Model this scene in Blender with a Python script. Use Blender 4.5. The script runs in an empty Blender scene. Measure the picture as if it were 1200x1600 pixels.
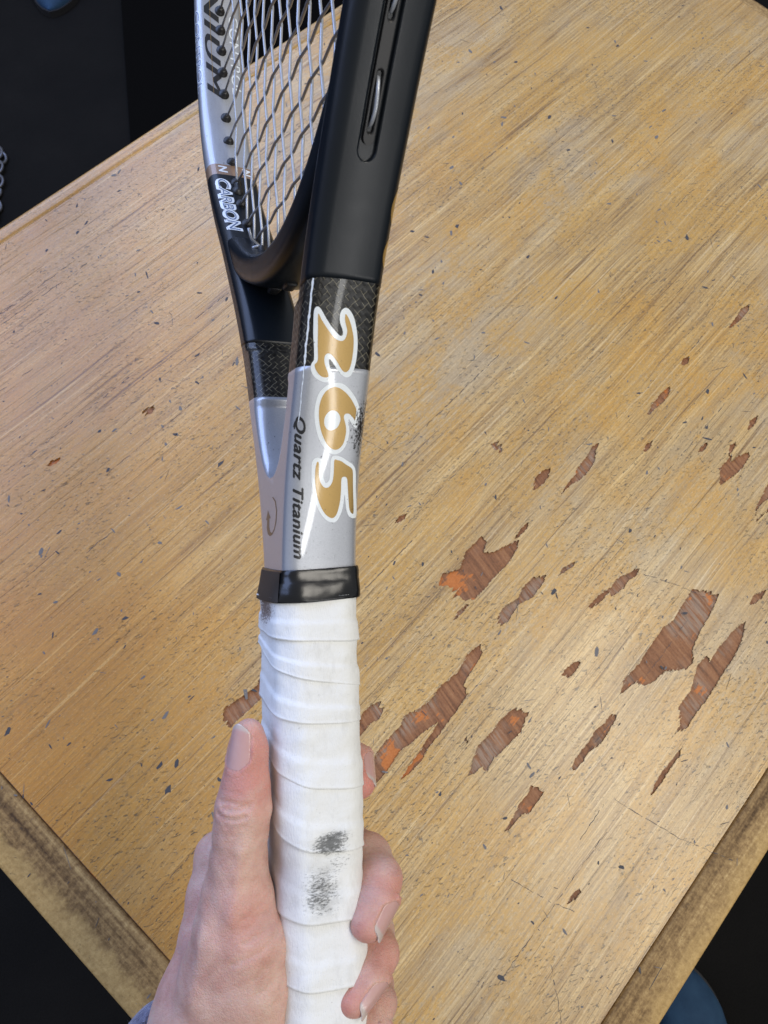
import bpy, bmesh, math, random
import numpy as np
from mathutils import Matrix, Vector, noise as mnoise

random.seed(7); rng = np.random.default_rng(7)
scene = bpy.context.scene
COL = scene.collection

# ------------------------------------------------------------------ camera, world, lights, exposure
TZ = 0.72                       # height of the table top above the floor
CAM_H = 0.50                    # camera above the table top
# rows: world X (along the wood grain), Y (across), Z (up) seen from the camera (right, down, forward)
MW = np.array([[0.67201477,-0.66982936,0.31579231],[-0.73527149,-0.65429249,0.17685354],[0.08815884,-0.35104127,-0.93220065]])
CAM_POS = np.array([0., 0., TZ+CAM_H])
def c2w(p): return CAM_POS + MW @ np.asarray(p, float)
def dirw(d): return MW @ np.asarray(d, float)

cam_d = bpy.data.cameras.new('camera'); cam = bpy.data.objects.new('camera', cam_d); COL.objects.link(cam)
r_, u_, b_ = MW @ [1,0,0], MW @ [0,-1,0], MW @ [0,0,-1]
cam.matrix_world = Matrix([[r_[0],u_[0],b_[0],CAM_POS[0]],[r_[1],u_[1],b_[1],CAM_POS[1]],[r_[2],u_[2],b_[2],CAM_POS[2]],[0,0,0,1]])
cam_d.sensor_fit = 'VERTICAL'; cam_d.sensor_height = 36; cam_d.lens = 36*1156/1600
cam_d.clip_start = .01; cam_d.clip_end = 60
cam_d.dof.use_dof = True; cam_d.dof.focus_distance = .32; cam_d.dof.aperture_fstop = 34
scene.camera = cam

world = bpy.data.worlds.new('World'); scene.world = world; world.use_nodes = True
bg = world.node_tree.nodes['Background']; bg.inputs[0].default_value = (.95,.96,1,1); bg.inputs[1].default_value = .30

def area(name, direction, dist, sx, sy, watts, col, target, along=None):
    L = bpy.data.lights.new(name, 'AREA'); L.shape = 'RECTANGLE'; L.size = sx; L.size_y = sy; L.energy = watts; L.color = col
    o = bpy.data.objects.new(name, L); COL.objects.link(o)
    z = np.array(dirw(direction)); z /= np.linalg.norm(z)
    x = dirw(along) if along is not None else np.cross([0,0,1.], z); x = x-z*(x@z); x /= np.linalg.norm(x); y = np.cross(z, x)
    p = np.array(target)+z*dist
    o.matrix_world = Matrix([[x[0],y[0],z[0],p[0]],[x[1],y[1],z[1],p[1]],[x[2],y[2],z[2],p[2]],[0,0,0,1]])
    return o
TGT = (0.12, 0.10, TZ+.1)
# a tall narrow window behind the right shoulder, a wide bluish window ahead on the left, a soft ceiling fixture to the right
area('window_light_behind', (.62,.50,-.62), 2.3, .11, 1.9, 9.5, (1,.99,.97), TGT)
area('window_light_ahead', (-.50,-.74,-.42), 2.2, 3.4, 1.6, 62, (.40,.55,1.0), TGT)
area('ceiling_light', (.55,-.25,-.80), 1.9, 1.1, .6, 16.5, (1,.94,.84), TGT)

vs = scene.view_settings; vs.view_transform = 'Standard'; vs.look = 'None'; vs.gamma = 1; vs.exposure = 0.12; vs.use_curve_mapping = False
scene.cycles.use_denoising = True
scene.cycles.max_bounces = 5

# ------------------------------------------------------------------ helpers
def tag(o, label=None, cat=None, group=None, kind=None):
    if label: o['label'] = label
    if cat: o['category'] = cat
    if group: o['group'] = group
    if kind: o['kind'] = kind
    return o
def empty(name, loc=(0,0,0), matrix=None):
    o = bpy.data.objects.new(name, None); COL.objects.link(o); o.empty_display_size = .02
    if matrix is not None: o.matrix_world = matrix
    else: o.location = loc
    return o
def obj(name, verts, faces, mats, parent=None, smooth=True, uvs=None, midx=None):
    me = bpy.data.meshes.new(name)
    me.from_pydata([tuple(map(float, v)) for v in verts], [], [tuple(map(int, f)) for f in faces])
    for m in (mats if isinstance(mats, (list, tuple)) else [mats]): me.materials.append(m)
    if smooth: me.polygons.foreach_set('use_smooth', [True]*len(me.polygons))
    if midx is not None: me.polygons.foreach_set('material_index', [int(i) for i in midx])
    if uvs is not None:
        uv = me.uv_layers.new(name='UVMap')
        li = np.zeros(len(me.loops), int); me.loops.foreach_get('vertex_index', li)
        uv.data.foreach_set('uv', np.asarray(uvs, float)[li].ravel())
    me.update()
    o = bpy.data.objects.new(name, me); COL.objects.link(o)
    if parent: o.parent = parent
    return o
def bm_obj(name, bm, mats, parent=None, smooth=False):
    me = bpy.data.meshes.new(name); bm.to_mesh(me); bm.free()
    for m in (mats if isinstance(mats, (list, tuple)) else [mats]): me.materials.append(m)
    if smooth: me.polygons.foreach_set('use_smooth', [True]*len(me.polygons))
    o = bpy.data.objects.new(name, me); COL.objects.link(o)
    if parent: o.parent = parent
    return o
def box_bm(bm, lo, hi, bevel=0., segs=3):
    g = bmesh.ops.create_cube(bm, size=1)
    for v in g['verts']:
        v.co = Vector([(lo[i]+hi[i])/2 + v.co[i]*(hi[i]-lo[i]) for i in range(3)])
    if bevel: bmesh.ops.bevel(bm, geom=list({e for v in g['verts'] for e in v.link_edges}), offset=bevel, segments=segs, profile=.5, affect='EDGES')
def tube(pts, r, n=8, cap=True):
    P = np.asarray(pts, float); R = np.broadcast_to(np.asarray(r, float), (len(P),))
    T = np.gradient(P, axis=0); T /= np.linalg.norm(T, axis=1)[:,None]+1e-12
    ref = np.array([0,0,1.]) if abs(T[0][2]) < .9 else np.array([1.,0,0])
    A = np.cross(T[0], ref); A /= np.linalg.norm(A); V = []
    for i in range(len(P)):
        A = A - T[i]*(A@T[i]); A /= np.linalg.norm(A); Bn = np.cross(T[i], A)
        for k in range(n):
            a = 2*math.pi*k/n; V.append(P[i]+R[i]*(math.cos(a)*A+math.sin(a)*Bn))
    F = [(i*n+k, i*n+(k+1)%n, (i+1)*n+(k+1)%n, (i+1)*n+k) for i in range(len(P)-1) for k in range(n)]
    if cap: F += [tuple(range(n))[::-1], tuple((len(P)-1)*n+k for k in range(n))]
    return V, F
def grid_faces(nr, nc, closed=False):
    F = []
    for i in range(nr-1):
        for k in range(nc if closed else nc-1):
            k2 = (k+1) % nc; F.append((i*nc+k, i*nc+k2, (i+1)*nc+k2, (i+1)*nc+k))
    return F

# ------------------------------------------------------------------ node helper
class NT:
    def __init__(self, name):
        self.m = bpy.data.materials.new(name); self.m.use_nodes = True
        self.t = self.m.node_tree; self.b = self.t.nodes['Principled BSDF']
    def n(self, typ, **kw):
        nd = self.t.nodes.new(typ)
        for k, v in kw.items(): setattr(nd, k, v)
        return nd
    def put(self, sock, v):
        if hasattr(v, 'is_linked') or isinstance(v, bpy.types.NodeSocket): self.t.links.new(v, sock)
        elif isinstance(v, (tuple, list)) and sock.type == 'RGBA': sock.default_value = (*v[:3], 1)
        else: sock.default_value = v
    def coord(self, kind='Object'): return self.n('ShaderNodeTexCoord').outputs[kind]
    def map(self, vec, scale=(1,1,1), rot=(0,0,0), loc=(0,0,0)):
        if any(rot):                                  # turn first, then stretch
            r = self.n('ShaderNodeMapping'); self.put(r.inputs[0], vec); r.inputs['Rotation'].default_value = rot; vec = r.outputs[0]
        nd = self.n('ShaderNodeMapping'); self.put(nd.inputs[0], vec)
        nd.inputs['Scale'].default_value = scale; nd.inputs['Location'].default_value = loc
        return nd.outputs[0]
    def noise(self, vec, scale, detail=3, rough=.55, dist=0., out=0):
        nd = self.n('ShaderNodeTexNoise'); self.put(nd.inputs['Vector'], vec)
        nd.inputs['Scale'].default_value = scale; nd.inputs['Detail'].default_value = detail
        nd.inputs['Roughness'].default_value = rough; nd.inputs['Distortion'].default_value = dist
        return nd.outputs[out]
    def voro(self, vec, scale, feature='F1', out='Distance', rand=1.):
        nd = self.n('ShaderNodeTexVoronoi', feature=feature); self.put(nd.inputs['Vector'], vec)
        nd.inputs['Scale'].default_value = scale; nd.inputs['Randomness'].default_value = rand
        return nd.outputs[out]
    def ramp(self, v, stops):
        nd = self.n('ShaderNodeValToRGB'); self.put(nd.inputs[0], v); cr = nd.color_ramp
        while len(cr.elements) < len(stops): cr.elements.new(.5)
        for e, (p, c) in zip(cr.elements, stops):
            e.position = p; e.color = (*c, 1) if isinstance(c, (tuple, list)) else (c, c, c, 1)
        return nd.outputs[0]
    def math(self, op, a, b=0., c=None, clamp=False):
        nd = self.n('ShaderNodeMath', operation=op, use_clamp=clamp)
        self.put(nd.inputs[0], a); self.put(nd.inputs[1], b)
        if c is not None: self.put(nd.inputs[2], c)
        return nd.outputs[0]
    def ss(self, v, lo, hi):
        nd = self.n('ShaderNodeMapRange', interpolation_type='SMOOTHSTEP'); self.put(nd.inputs[0], v)
        nd.inputs[1].default_value = lo; nd.inputs[2].default_value = hi; nd.inputs[3].default_value = 0; nd.inputs[4].default_value = 1
        return nd.outputs[0]
    def mix(self, f, a, b, mode='MIX'):
        nd = self.n('ShaderNodeMix', data_type='RGBA', blend_type=mode)
        self.put(nd.inputs[0], f); self.put(nd.inputs[6], a); self.put(nd.inputs[7], b)
        return nd.outputs[2]
    def sep(self, v):
        nd = self.n('ShaderNodeSeparateXYZ'); self.put(nd.inputs[0], v); return nd.outputs
    def blob(self, vec, centre, radius):          # 1 inside, fading to 0 at radius (elliptic)
        v = self.map(vec, scale=tuple(1/r for r in radius), loc=tuple(-c/r for c, r in zip(centre, radius)))
        nd = self.n('ShaderNodeVectorMath', operation='LENGTH'); self.put(nd.inputs[0], v)
        return self.ss(nd.outputs['Value'], 1., .2)
    def bump(self, h, dist, strength=1., normal=None):
        nd = self.n('ShaderNodeBump'); self.put(nd.inputs['Height'], h); nd.inputs['Distance'].default_value = dist; nd.inputs['Strength'].default_value = strength
        if normal is not None: self.put(nd.inputs['Normal'], normal)
        return nd.outputs[0]
    def set(self, **kw):
        names = dict(color='Base Color', rough='Roughness', metal='Metallic', spec='Specular IOR Level', normal='Normal', coat='Coat Weight',
                     coat_rough='Coat Roughness', sss='Subsurface Weight', sheen='Sheen Weight', alpha='Alpha', trans='Transmission Weight')
        for k, v in kw.items(): self.put(self.b.inputs[names[k]], v)
        return self.m
def plain(name, col, rough=.5, metal=0., coat=0., bump=0., bscale=800., spec=.5):
    t = NT(name); c = t.coord()
    nz = t.noise(c, bscale*.2, 3); v = t.mix(nz, tuple(x*.85 for x in col), tuple(min(1, x*1.12) for x in col))
    t.set(color=v, rough=rough, metal=metal, coat=coat, coat_rough=.12, spec=spec)
    if bump: t.set(normal=t.bump(t.noise(c, bscale, 2), bump))
    return t.m


# ------------------------------------------------------------------ materials
def m_veneer():
    t = NT('worn_varnished_veneer'); c = t.coord(); xyz = t.sep(c)
    warp = t.noise(c, 7, 2, out=1)
    cw = t.n('ShaderNodeVectorMath', operation='MULTIPLY_ADD'); t.put(cw.inputs[0], warp); cw.inputs[1].default_value = (.0,.006,0); t.put(cw.inputs[2], c)
    g = cw.outputs[0]
    # timber colour: fine straight grain at three widths
    fine = t.noise(t.map(g, (16,1050,1)), 1., 3, .6)
    mid = t.noise(t.map(g, (8,380,1), loc=(3,1,0)), 1., 4, .62)
    wide = t.noise(t.map(g, (2.6,70,1), loc=(5,1,0)), 1., 4, .6)
    gr = t.math('ADD', t.math('ADD', t.math('MULTIPLY', fine, .36), t.math('MULTIPLY', mid, .38)), t.math('MULTIPLY', wide, .26))
    col = t.ramp(gr, [(.37,(.190,.105,.038)), (.46,(.375,.240,.098)), (.53,(.520,.365,.165)), (.59,(.640,.472,.235)), (.66,(.770,.620,.385))])
    # worn grey-beige areas, ragged along the fibres
    rag = t.noise(t.map(g,(45,260,1), loc=(2,2,0)),1.,4,.7)
    grey = t.ss(t.math('ADD', t.noise(t.map(c, (5,9,1), loc=(7,2,0)), 1., 5, .62), t.math('MULTIPLY', rag, .45)), .66, .90)
    col = t.mix(t.math('MULTIPLY', grey, .58), col, t.mix(gr, (.30,.25,.19), (.60,.53,.42)))
    # patches where amber varnish is left
    varn = t.noise(t.map(c, (11,17,1), loc=(1,5,0)), 1., 5, .66, .4)
    near = t.ss(t.math('ADD', xyz[0], t.math('MULTIPLY', xyz[1], -.62)), .08, -.20)     # less rubbed towards the near left end; body shade painted in too
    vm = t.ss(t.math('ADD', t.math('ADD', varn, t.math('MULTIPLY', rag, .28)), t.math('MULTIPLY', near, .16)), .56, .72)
    vm = t.math('MULTIPLY', vm, t.ss(t.noise(t.map(c,(160,420,1)),1.,3,.7), .30, .58))
    col = t.mix(t.math('MULTIPLY', vm, .82), col, t.mix(gr, (.34,.180,.028), (.70,.44,.125)))
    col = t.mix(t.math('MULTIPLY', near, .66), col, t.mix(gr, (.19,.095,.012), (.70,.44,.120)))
    stain = t.ss(t.noise(t.map(c, (4,7,1), loc=(11,3,0)), 1., 4, .6, .5), .50, .72)
    col = t.mix(t.math('MULTIPLY', stain, .38), col, t.mix(gr, (.20,.105,.030), (.52,.33,.13)))
    # pale torn fibres
    fib = t.ss(t.noise(t.map(g, (6,520,1), loc=(9,4,0)), 1., 3, .6), .60, .68)
    col = t.mix(t.math('MULTIPLY', fib, .38), col, (.78,.67,.48))
    # fine mottling of rubbed-in dust
    mot = t.noise(t.map(c,(420,760,1)), 1., 4, .75)
    col = t.mix(t.math('MULTIPLY', t.ss(mot, .50, .66), .60), col, (.285,.225,.150))
    col = t.mix(t.math('MULTIPLY', t.ss(t.noise(t.map(c,(380,800,1), loc=(4,9,0)),1.,4,.75), .56, .68), .45), col, (.72,.62,.46))
    # dark open pores along the grain
    str1 = t.ss(t.noise(t.map(g, (3.0,210,1), loc=(2,8,0)), 1., 4, .64), .615, .675)
    str2 = t.ss(t.noise(t.map(g, (7,560,1), loc=(6,3,0)), 1., 3, .64), .63, .68)
    col = t.mix(t.math('MULTIPLY', str1, .74), col, (.170,.095,.042))
    col = t.mix(t.math('MULTIPLY', str2, .42), col, (.200,.120,.058))
    # ingrained dirt: short blue-grey flecks
    fl1 = t.noise(t.map(c, (230,620,1), rot=(0,0,.35)), 1., 4, .78, .7)
    fm = t.math('MULTIPLY', t.ss(fl1, .580, .645), t.ss(t.noise(c, 11, 5, .65), .38, .58))
    col = t.mix(t.math('MULTIPLY', fm, .80), col, (.105,.105,.108))
    fl2 = t.voro(t.map(c, (1,1.7,1), rot=(0,0,.5)), 190, 'F1')
    fsel = t.ss(t.noise(c, 210, 1), .57, .63)
    col = t.mix(t.math('MULTIPLY', t.math('MULTIPLY', t.ss(fl2, .22, .10), fsel), .8), col, (.085,.085,.092))
    col = t.mix(1., col, (1.03,.97,.81), 'MULTIPLY')
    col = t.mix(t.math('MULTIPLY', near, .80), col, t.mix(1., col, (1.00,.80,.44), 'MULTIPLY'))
    am = t.ss(t.noise(t.map(c, (6,10,1), loc=(21,13,0)), 1., 5, .66, .6), .47, .64)       # slow amber cast of the old varnish
    col = t.mix(t.math('MULTIPLY', am, .55), col, t.mix(1., col, (1.03,.91,.62), 'MULTIPLY'))
    h = t.math('SUBTRACT', t.math('MULTIPLY', gr, 1.2), t.math('MULTIPLY', t.math('ADD', str1, str2), .7))
    h = t.math('SUBTRACT', h, t.math('MULTIPLY', fm, .8))
    t.set(coat=t.math('SUBTRACT', .62, t.math('MULTIPLY', grey, .35)), coat_rough=.26)
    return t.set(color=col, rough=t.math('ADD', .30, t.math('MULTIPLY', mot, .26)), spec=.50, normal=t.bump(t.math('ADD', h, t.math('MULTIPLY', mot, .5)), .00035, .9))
def m_core():
    t = NT('bare_crossply_under_veneer'); c = t.coord()
    s = t.noise(t.map(c, (420,30,1), rot=(0,0,.22)), 1., 4, .62); f = t.noise(c, 700, 3, .7)
    col = t.ramp(t.math('ADD', t.math('MULTIPLY', s, .7), t.math('MULTIPLY', f, .3)), [(.34,(.135,.053,.020)), (.50,(.262,.108,.041)), (.62,(.335,.154,.062)), (.74,(.41,.22,.105))])
    gm = t.math('MULTIPLY', t.ss(t.noise(c, 22, 3), .47, .62), t.ss(t.noise(t.map(c,(520,40,1), rot=(0,0,.22), loc=(4,4,0)),1.,4,.7), .40, .60))
    col = t.mix(t.math('MULTIPLY', gm, .60), col, t.mix(s, (.21,.16,.115), (.45,.365,.265)))
    om = t.ss(t.math('ADD', t.noise(c, 33, 4, .6), t.math('MULTIPLY', t.noise(t.map(c,(90,600,1)),1.,3), .22)), .715, .75)
    col = t.mix(t.math('MULTIPLY', om, .85), col, t.mix(f, (.42,.11,.016), (.68,.23,.045)))
    return t.set(color=col, rough=.5, spec=.4, normal=t.bump(t.math('ADD', s, t.math('MULTIPLY', f, .6)), .0006, .9))
def m_band(name, along):
    t = NT(name); c = t.coord(); xyz = t.sep(c)
    sc = (3,150,40) if along == 'x' else (150,3,40)
    g = t.noise(t.map(c, sc), 1., 5, .62)
    sp = t.noise(c, 330, 4, .72)
    col = t.ramp(t.math('ADD', t.math('MULTIPLY', g, .62), t.math('MULTIPLY', sp, .38)), [(.37,(.060,.036,.019)), (.47,(.175,.118,.062)), (.57,(.330,.240,.130)), (.68,(.54,.43,.25))])
    # the outer arris is rubbed to bare, paler timber
    d = xyz[1] if along == 'x' else xyz[0]
    lo, hi = BAND_WEAR[along]
    wob = t.math('MULTIPLY', t.math('SUBTRACT', t.math('ADD', t.noise(c, 60, 5, .7), t.math('MULTIPLY', t.math('SUBTRACT', g, .5), .9)), .5), .026)
    wear = t.ss(t.math('ADD', d, wob), lo, hi)
    col = t.mix(t.math('MULTIPLY', wear, .62), col, t.mix(sp, (.36,.245,.105), (.66,.53,.29)))
    dk = t.ss(t.noise(t.map(c, (260,420,1), rot=(0,0,.9)), 1., 4, .8, .8), .62, .70)
    col = t.mix(t.math('MULTIPLY', dk, .7), col, (.06,.05,.045))
    col = t.mix(1., col, (1.12,.98,.72), 'MULTIPLY')
    return t.set(color=col, rough=.66, spec=.25, normal=t.bump(t.math('ADD', g, sp), .0006, .8))
BAND_WEAR = {'x': (-.2255,-.2385), 'y': (-.1385,-.1475)}

def m_floor():
    t = NT('dark_floor'); c = t.coord()
    n1 = t.noise(c, 5, 4); n2 = t.noise(c, 420, 3, .7)
    col = t.ramp(t.math('ADD', t.math('MULTIPLY', n1, .6), t.math('MULTIPLY', n2, .4)), [(.3,(.0030,.0029,.0028)), (.6,(.0080,.0072,.0064)), (.8,(.016,.0145,.0125))])
    sp = t.math('MULTIPLY', t.ss(t.voro(c, 26), .10, .05), t.ss(t.noise(c, 17, 1), .6, .65))
    col = t.mix(sp, col, (.10,.09,.075))
    return t.set(color=col, rough=.85, spec=.15, normal=t.bump(n2, .002))

def m_paint_black():
    t = NT('satin_black_paint'); c = t.coord()
    sc = t.ss(t.noise(t.map(c, (40,700,700), rot=(.2,.3,.4)), 1., 4, .7), .71, .74)
    col = t.mix(t.math('MULTIPLY', sc, .10), (.0055,.0085,.0125), (.2,.2,.2))
    return t.set(color=col, rough=t.math('ADD', .28, t.math('MULTIPLY', t.noise(c, 180, 4), .10)), spec=.38, normal=t.bump(t.noise(c, 1400, 2), .00002, .6))
SCUFF = (.044,.030,.0125)
def scuffs(t, c):
    near = t.blob(c, SCUFF, (.019,.013,.0085))
    a = t.noise(t.map(c, (900,900,1500)), 1., 4, .8)
    b = t.math('ADD', a, t.math('MULTIPLY', near, .26))
    dots = t.ss(b, .655, .69)
    pin = t.math('MULTIPLY', t.ss(t.voro(c, 330), .13, .06), t.ss(t.noise(c, 240, 1), .61, .64))
    return t.math('MAXIMUM', dots, pin)
def m_paint_silver():
    t = NT('silver_lacquer'); c = t.coord()
    fl = t.noise(c, 5200, 1)
    col = t.ramp(fl, [(.3,(.37,.39,.425)), (.7,(.49,.51,.55))])
    s = scuffs(t, c); col = t.mix(s, col, (.012,.011,.012))
    return t.set(color=col, metal=t.math('MULTIPLY', t.math('SUBTRACT', 1, s), .45), rough=.36, spec=.5, coat=.8, coat_rough=.05, normal=t.bump(s, -.00006))
def m_ink(name, col, metal=0., rough=.4, scuff=True):
    t = NT(name); c = t.coord(); v = t.mix(t.noise(c, 2500, 2), tuple(x*.86 for x in col), tuple(min(1, x*1.1) for x in col))
    if scuff: v = t.mix(scuffs(t, c), v, (.02,.018,.018))
    return t.set(color=v, metal=metal, rough=rough, coat=.7, coat_rough=.10)
def m_weave():
    t = NT('carbon_weave_under_lacquer')
    uv = t.coord('UV'); p = t.map(uv, (1,1,1), rot=(0,0,math.radians(46)))
    p = t.map(p, (1/.00165, 1/.00165, 1)); jit = t.noise(uv, 900, 2, out=1)
    ja = t.n('ShaderNodeVectorMath', operation='MULTIPLY_ADD'); t.put(ja.inputs[0], jit); ja.inputs[1].default_value = (.18,.18,0); t.put(ja.inputs[2], p)
    x, y, _ = t.sep(ja.outputs[0])
    fx, fy = t.math('FRACT', x), t.math('FRACT', y)
    ix, iy = t.math('FLOOR', x), t.math('FLOOR', y)
    par = t.math('ABSOLUTE', t.math('MODULO', t.math('ADD', ix, iy), 2))
    tx = t.math('ABSOLUTE', t.math('SUBTRACT', fx, .5)); ty = t.math('ABSOLUTE', t.math('SUBTRACT', fy, .5))
    wn = t.n('ShaderNodeTexWhiteNoise', noise_dimensions='2D'); c2 = t.n('ShaderNodeCombineXYZ'); t.put(c2.inputs[0], t.math('ADD', ix, .37)); t.put(c2.inputs[1], t.math('ADD', iy, .61)); t.put(wn.inputs['Vector'], c2.outputs[0])
    sw = t.math('GREATER_THAN', wn.outputs['Value'], .5)
    fx = t.math('ABSOLUTE', t.math('SUBTRACT', fx, sw)); fy = t.math('ABSOLUTE', t.math('SUBTRACT', fy, sw))
    lx = t.math('MULTIPLY', t.ss(fx, .11, .05), par); ly = t.math('MULTIPLY', t.ss(fy, .11, .05), t.math('SUBTRACT', 1, par))
    line = t.math('MAXIMUM', lx, ly)
    rnd = t.n('ShaderNodeTexWhiteNoise', noise_dimensions='2D'); cb = t.n('ShaderNodeCombineXYZ'); t.put(cb.inputs[0], ix); t.put(cb.inputs[1], iy); t.put(rnd.inputs['Vector'], cb.outputs[0])
    keep = t.ss(rnd.outputs['Value'], .10, .25)
    tow = t.mix(par, (.003,.0032,.0035), (.012,.0118,.011)); tow = t.mix(t.math('MULTIPLY', rnd.outputs['Value'], .5), tow, (.018,.0175,.016))
    col = t.mix(t.math('MULTIPLY', line, t.math('MULTIPLY', keep, .9)), tow, (.25,.23,.165))
    hgt = t.mix(par, t.math('SUBTRACT', 1, t.math('POWER', ty, 2)), t.math('SUBTRACT', 1, t.math('POWER', tx, 2)))
    return t.set(color=col, rough=.35, spec=.4, coat=.30, coat_rough=.06, normal=t.bump(hgt, .00025, .8))
def m_grip():
    t = NT('white_overgrip'); c = t.coord()
    base = t.mix(t.noise(c, 60, 4), (.76,.775,.765), (.83,.84,.825))
    fib = t.noise(t.map(c, (520,2600,2600)), 1., 3, .6)
    # handling dirt rubbed into the raised fibres
    speck = t.noise(t.map(c, (1700,900,620)), 1., 4, .78)
    d1 = t.blob(c, (-.0900,.015,-.0010), (.0058,.02,.0100)); d2 = t.blob(c, (-.1055,.015,-.0045), (.0125,.02,.0100)); d2b = t.blob(c, (-.0965,.015,.003), (.006,.02,.006))
    d3 = t.blob(c, (-.0125,.000,-.0160), (.0095,.014,.0080)); d4 = t.blob(c, (-.100,.008,-.0140), (.020,.02,.006))
    low = t.ss(t.noise(c, 130, 3), .50, .75)
    a = t.math('ADD', speck, t.math('MULTIPLY', d1, .36)); a = t.math('ADD', a, t.math('MULTIPLY', d2, .23)); a = t.math('ADD', a, t.math('MULTIPLY', d2b, .13))
    a = t.math('ADD', a, t.math('MULTIPLY', low, .03))
    dirt = t.ss(a, .63, .84)
    br = t.ss(t.math('ADD', t.noise(t.map(c, (1300,1300,1300)), 1., 3, .8), t.math('MULTIPLY', d3, .33)), .70, .78)
    grime = t.ss(t.noise(t.map(c, (70,190,190), loc=(1,2,3)), 1., 5, .7), .50, .74)
    base = t.mix(t.math('MULTIPLY', grime, .34), base, (.50,.50,.48))
    faint = t.ss(t.noise(t.map(c, (2100,500,500), loc=(3,1,2)), 1., 4, .75), .665, .72)
    base = t.mix(t.math('MULTIPLY', t.math('MULTIPLY', faint, t.ss(t.noise(c, 75, 3), .45, .65)), .55), base, (.16,.155,.15))
    col = t.mix(t.math('MULTIPLY', d4, .45), base, (.42,.40,.42))
    col = t.mix(t.math('MULTIPLY', t.math('MULTIPLY', d3, .35), 1.), col, (.45,.38,.34))
    col = t.mix(t.math('MULTIPLY', br, .85), col, (.085,.045,.03))
    smear = t.math('MULTIPLY', t.math('MAXIMUM', d1, t.math('MULTIPLY', d2, .75)), t.ss(t.noise(t.map(c, (260,120,120)), 1., 4, .7), .34, .66))
    col = t.mix(t.math('MULTIPLY', smear, .62), col, (.20,.205,.20))
    col = t.mix(t.math('MULTIPLY', dirt, .80), col, (.030,.032,.030))
    h = t.math('ADD', fib, t.math('MULTIPLY', t.noise(c, 300, 3), 1.4))
    return t.set(color=col, rough=.62, spec=.35, normal=t.bump(h, .00020, .9))
def m_tape():
    t = NT('black_vinyl_tape'); c = t.coord()
    w = t.noise(t.map(c, (150,95,95)), 1., 2, .4)
    return t.set(color=(.006,.0065,.0075), rough=.24, spec=.55, normal=t.bump(t.math('ADD', w, t.math('MULTIPLY', t.noise(c, 1500, 2), .02)), .0006, .8))
def m_skin():
    t = NT('skin'); c = t.coord()
    at = t.n('ShaderNodeAttribute', attribute_name='flush').outputs['Fac']
    mott = t.noise(c, 110, 5, .66)
    col = t.ramp(mott, [(.30,(.500,.280,.222)), (.50,(.600,.378,.305)), (.72,(.680,.475,.390))])
    col = t.mix(t.math('MULTIPLY', at, .85), col, (.60,.215,.170))
    blot = t.ss(t.noise(t.map(c, loc=(.3,.1,.2)), 48, 4, .62), .50, .68)
    col = t.mix(t.math('MULTIPLY', blot, .36), col, (.52,.235,.195))
    pale = t.ss(t.noise(t.map(c, loc=(.7,.4,.1)), 60, 3), .54, .70)
    col = t.mix(t.math('MULTIPLY', pale, .30), col, (.66,.50,.42))
    vein = t.ss(t.noise(t.map(c, (30,70,40), rot=(.3,.2,.9)), 1., 2, .5, .8), .58, .66)
    col = t.mix(t.math('MULTIPLY', vein, .14), col, (.34,.27,.30))
    ves = t.math('MULTIPLY', t.ss(t.voro(c, 380), .10, .05), t.ss(t.noise(c, 120, 1), .62, .65))
    col = t.mix(t.math('MULTIPLY', ves, .45), col, (.25,.12,.09))
    cells = t.voro(t.map(c, (1,1,1)), 980, 'DISTANCE_TO_EDGE'); lines = t.noise(c, 480, 5, .72)
    wr1 = t.noise(t.map(c, (240,1100,600), rot=(.5,.2,.65)), 1., 3, .6); wr2 = t.noise(t.map(c, (1100,260,600), rot=(.2,.5,.35)), 1., 3, .6)
    h = t.math('ADD', t.math('MULTIPLY', t.ss(cells, 0., .16), .40), t.math('ADD', lines, t.math('MULTIPLY', t.math('ADD', wr1, wr2), .75)))
    t.b.inputs['Subsurface Radius'].default_value = (1,.35,.2); t.b.inputs['Subsurface Scale'].default_value = .0020
    return t.set(color=col, rough=t.math('ADD', .40, t.math('MULTIPLY', lines, .22)), spec=.40, sss=.40, normal=t.bump(h, .00023, .9))
def m_nail():
    t = NT('fingernail'); at = t.n('ShaderNodeAttribute', attribute_name='tip').outputs['Fac']; c = t.coord()
    col = t.mix(at, t.mix(t.noise(c, 160, 3), (.58,.315,.270), (.66,.395,.345)), (.60,.49,.43))
    return t.set(color=col, rough=.20, spec=.55, sss=.15, normal=t.bump(t.noise(c, 900, 2), .00003))
def m_fleece():
    t = NT('grey_lilac_fleece'); c = t.coord()
    n1 = t.noise(c, 260, 4, .75)
    return t.set(color=t.ramp(n1, [(.3,(.10,.105,.16)), (.6,(.22,.23,.33)), (.8,(.36,.37,.48))]), rough=.95, spec=.1, sheen=.6, normal=t.bump(n1, .003))
def m_blue():
    t = NT('blue_canvas'); c = t.coord(); n1 = t.noise(c, 30, 4)
    return t.set(color=t.ramp(n1, [(.3,(.017,.046,.095)), (.7,(.030,.075,.140))]), rough=.75, spec=.25, normal=t.bump(t.noise(c, 700, 2), .0004))

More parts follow.
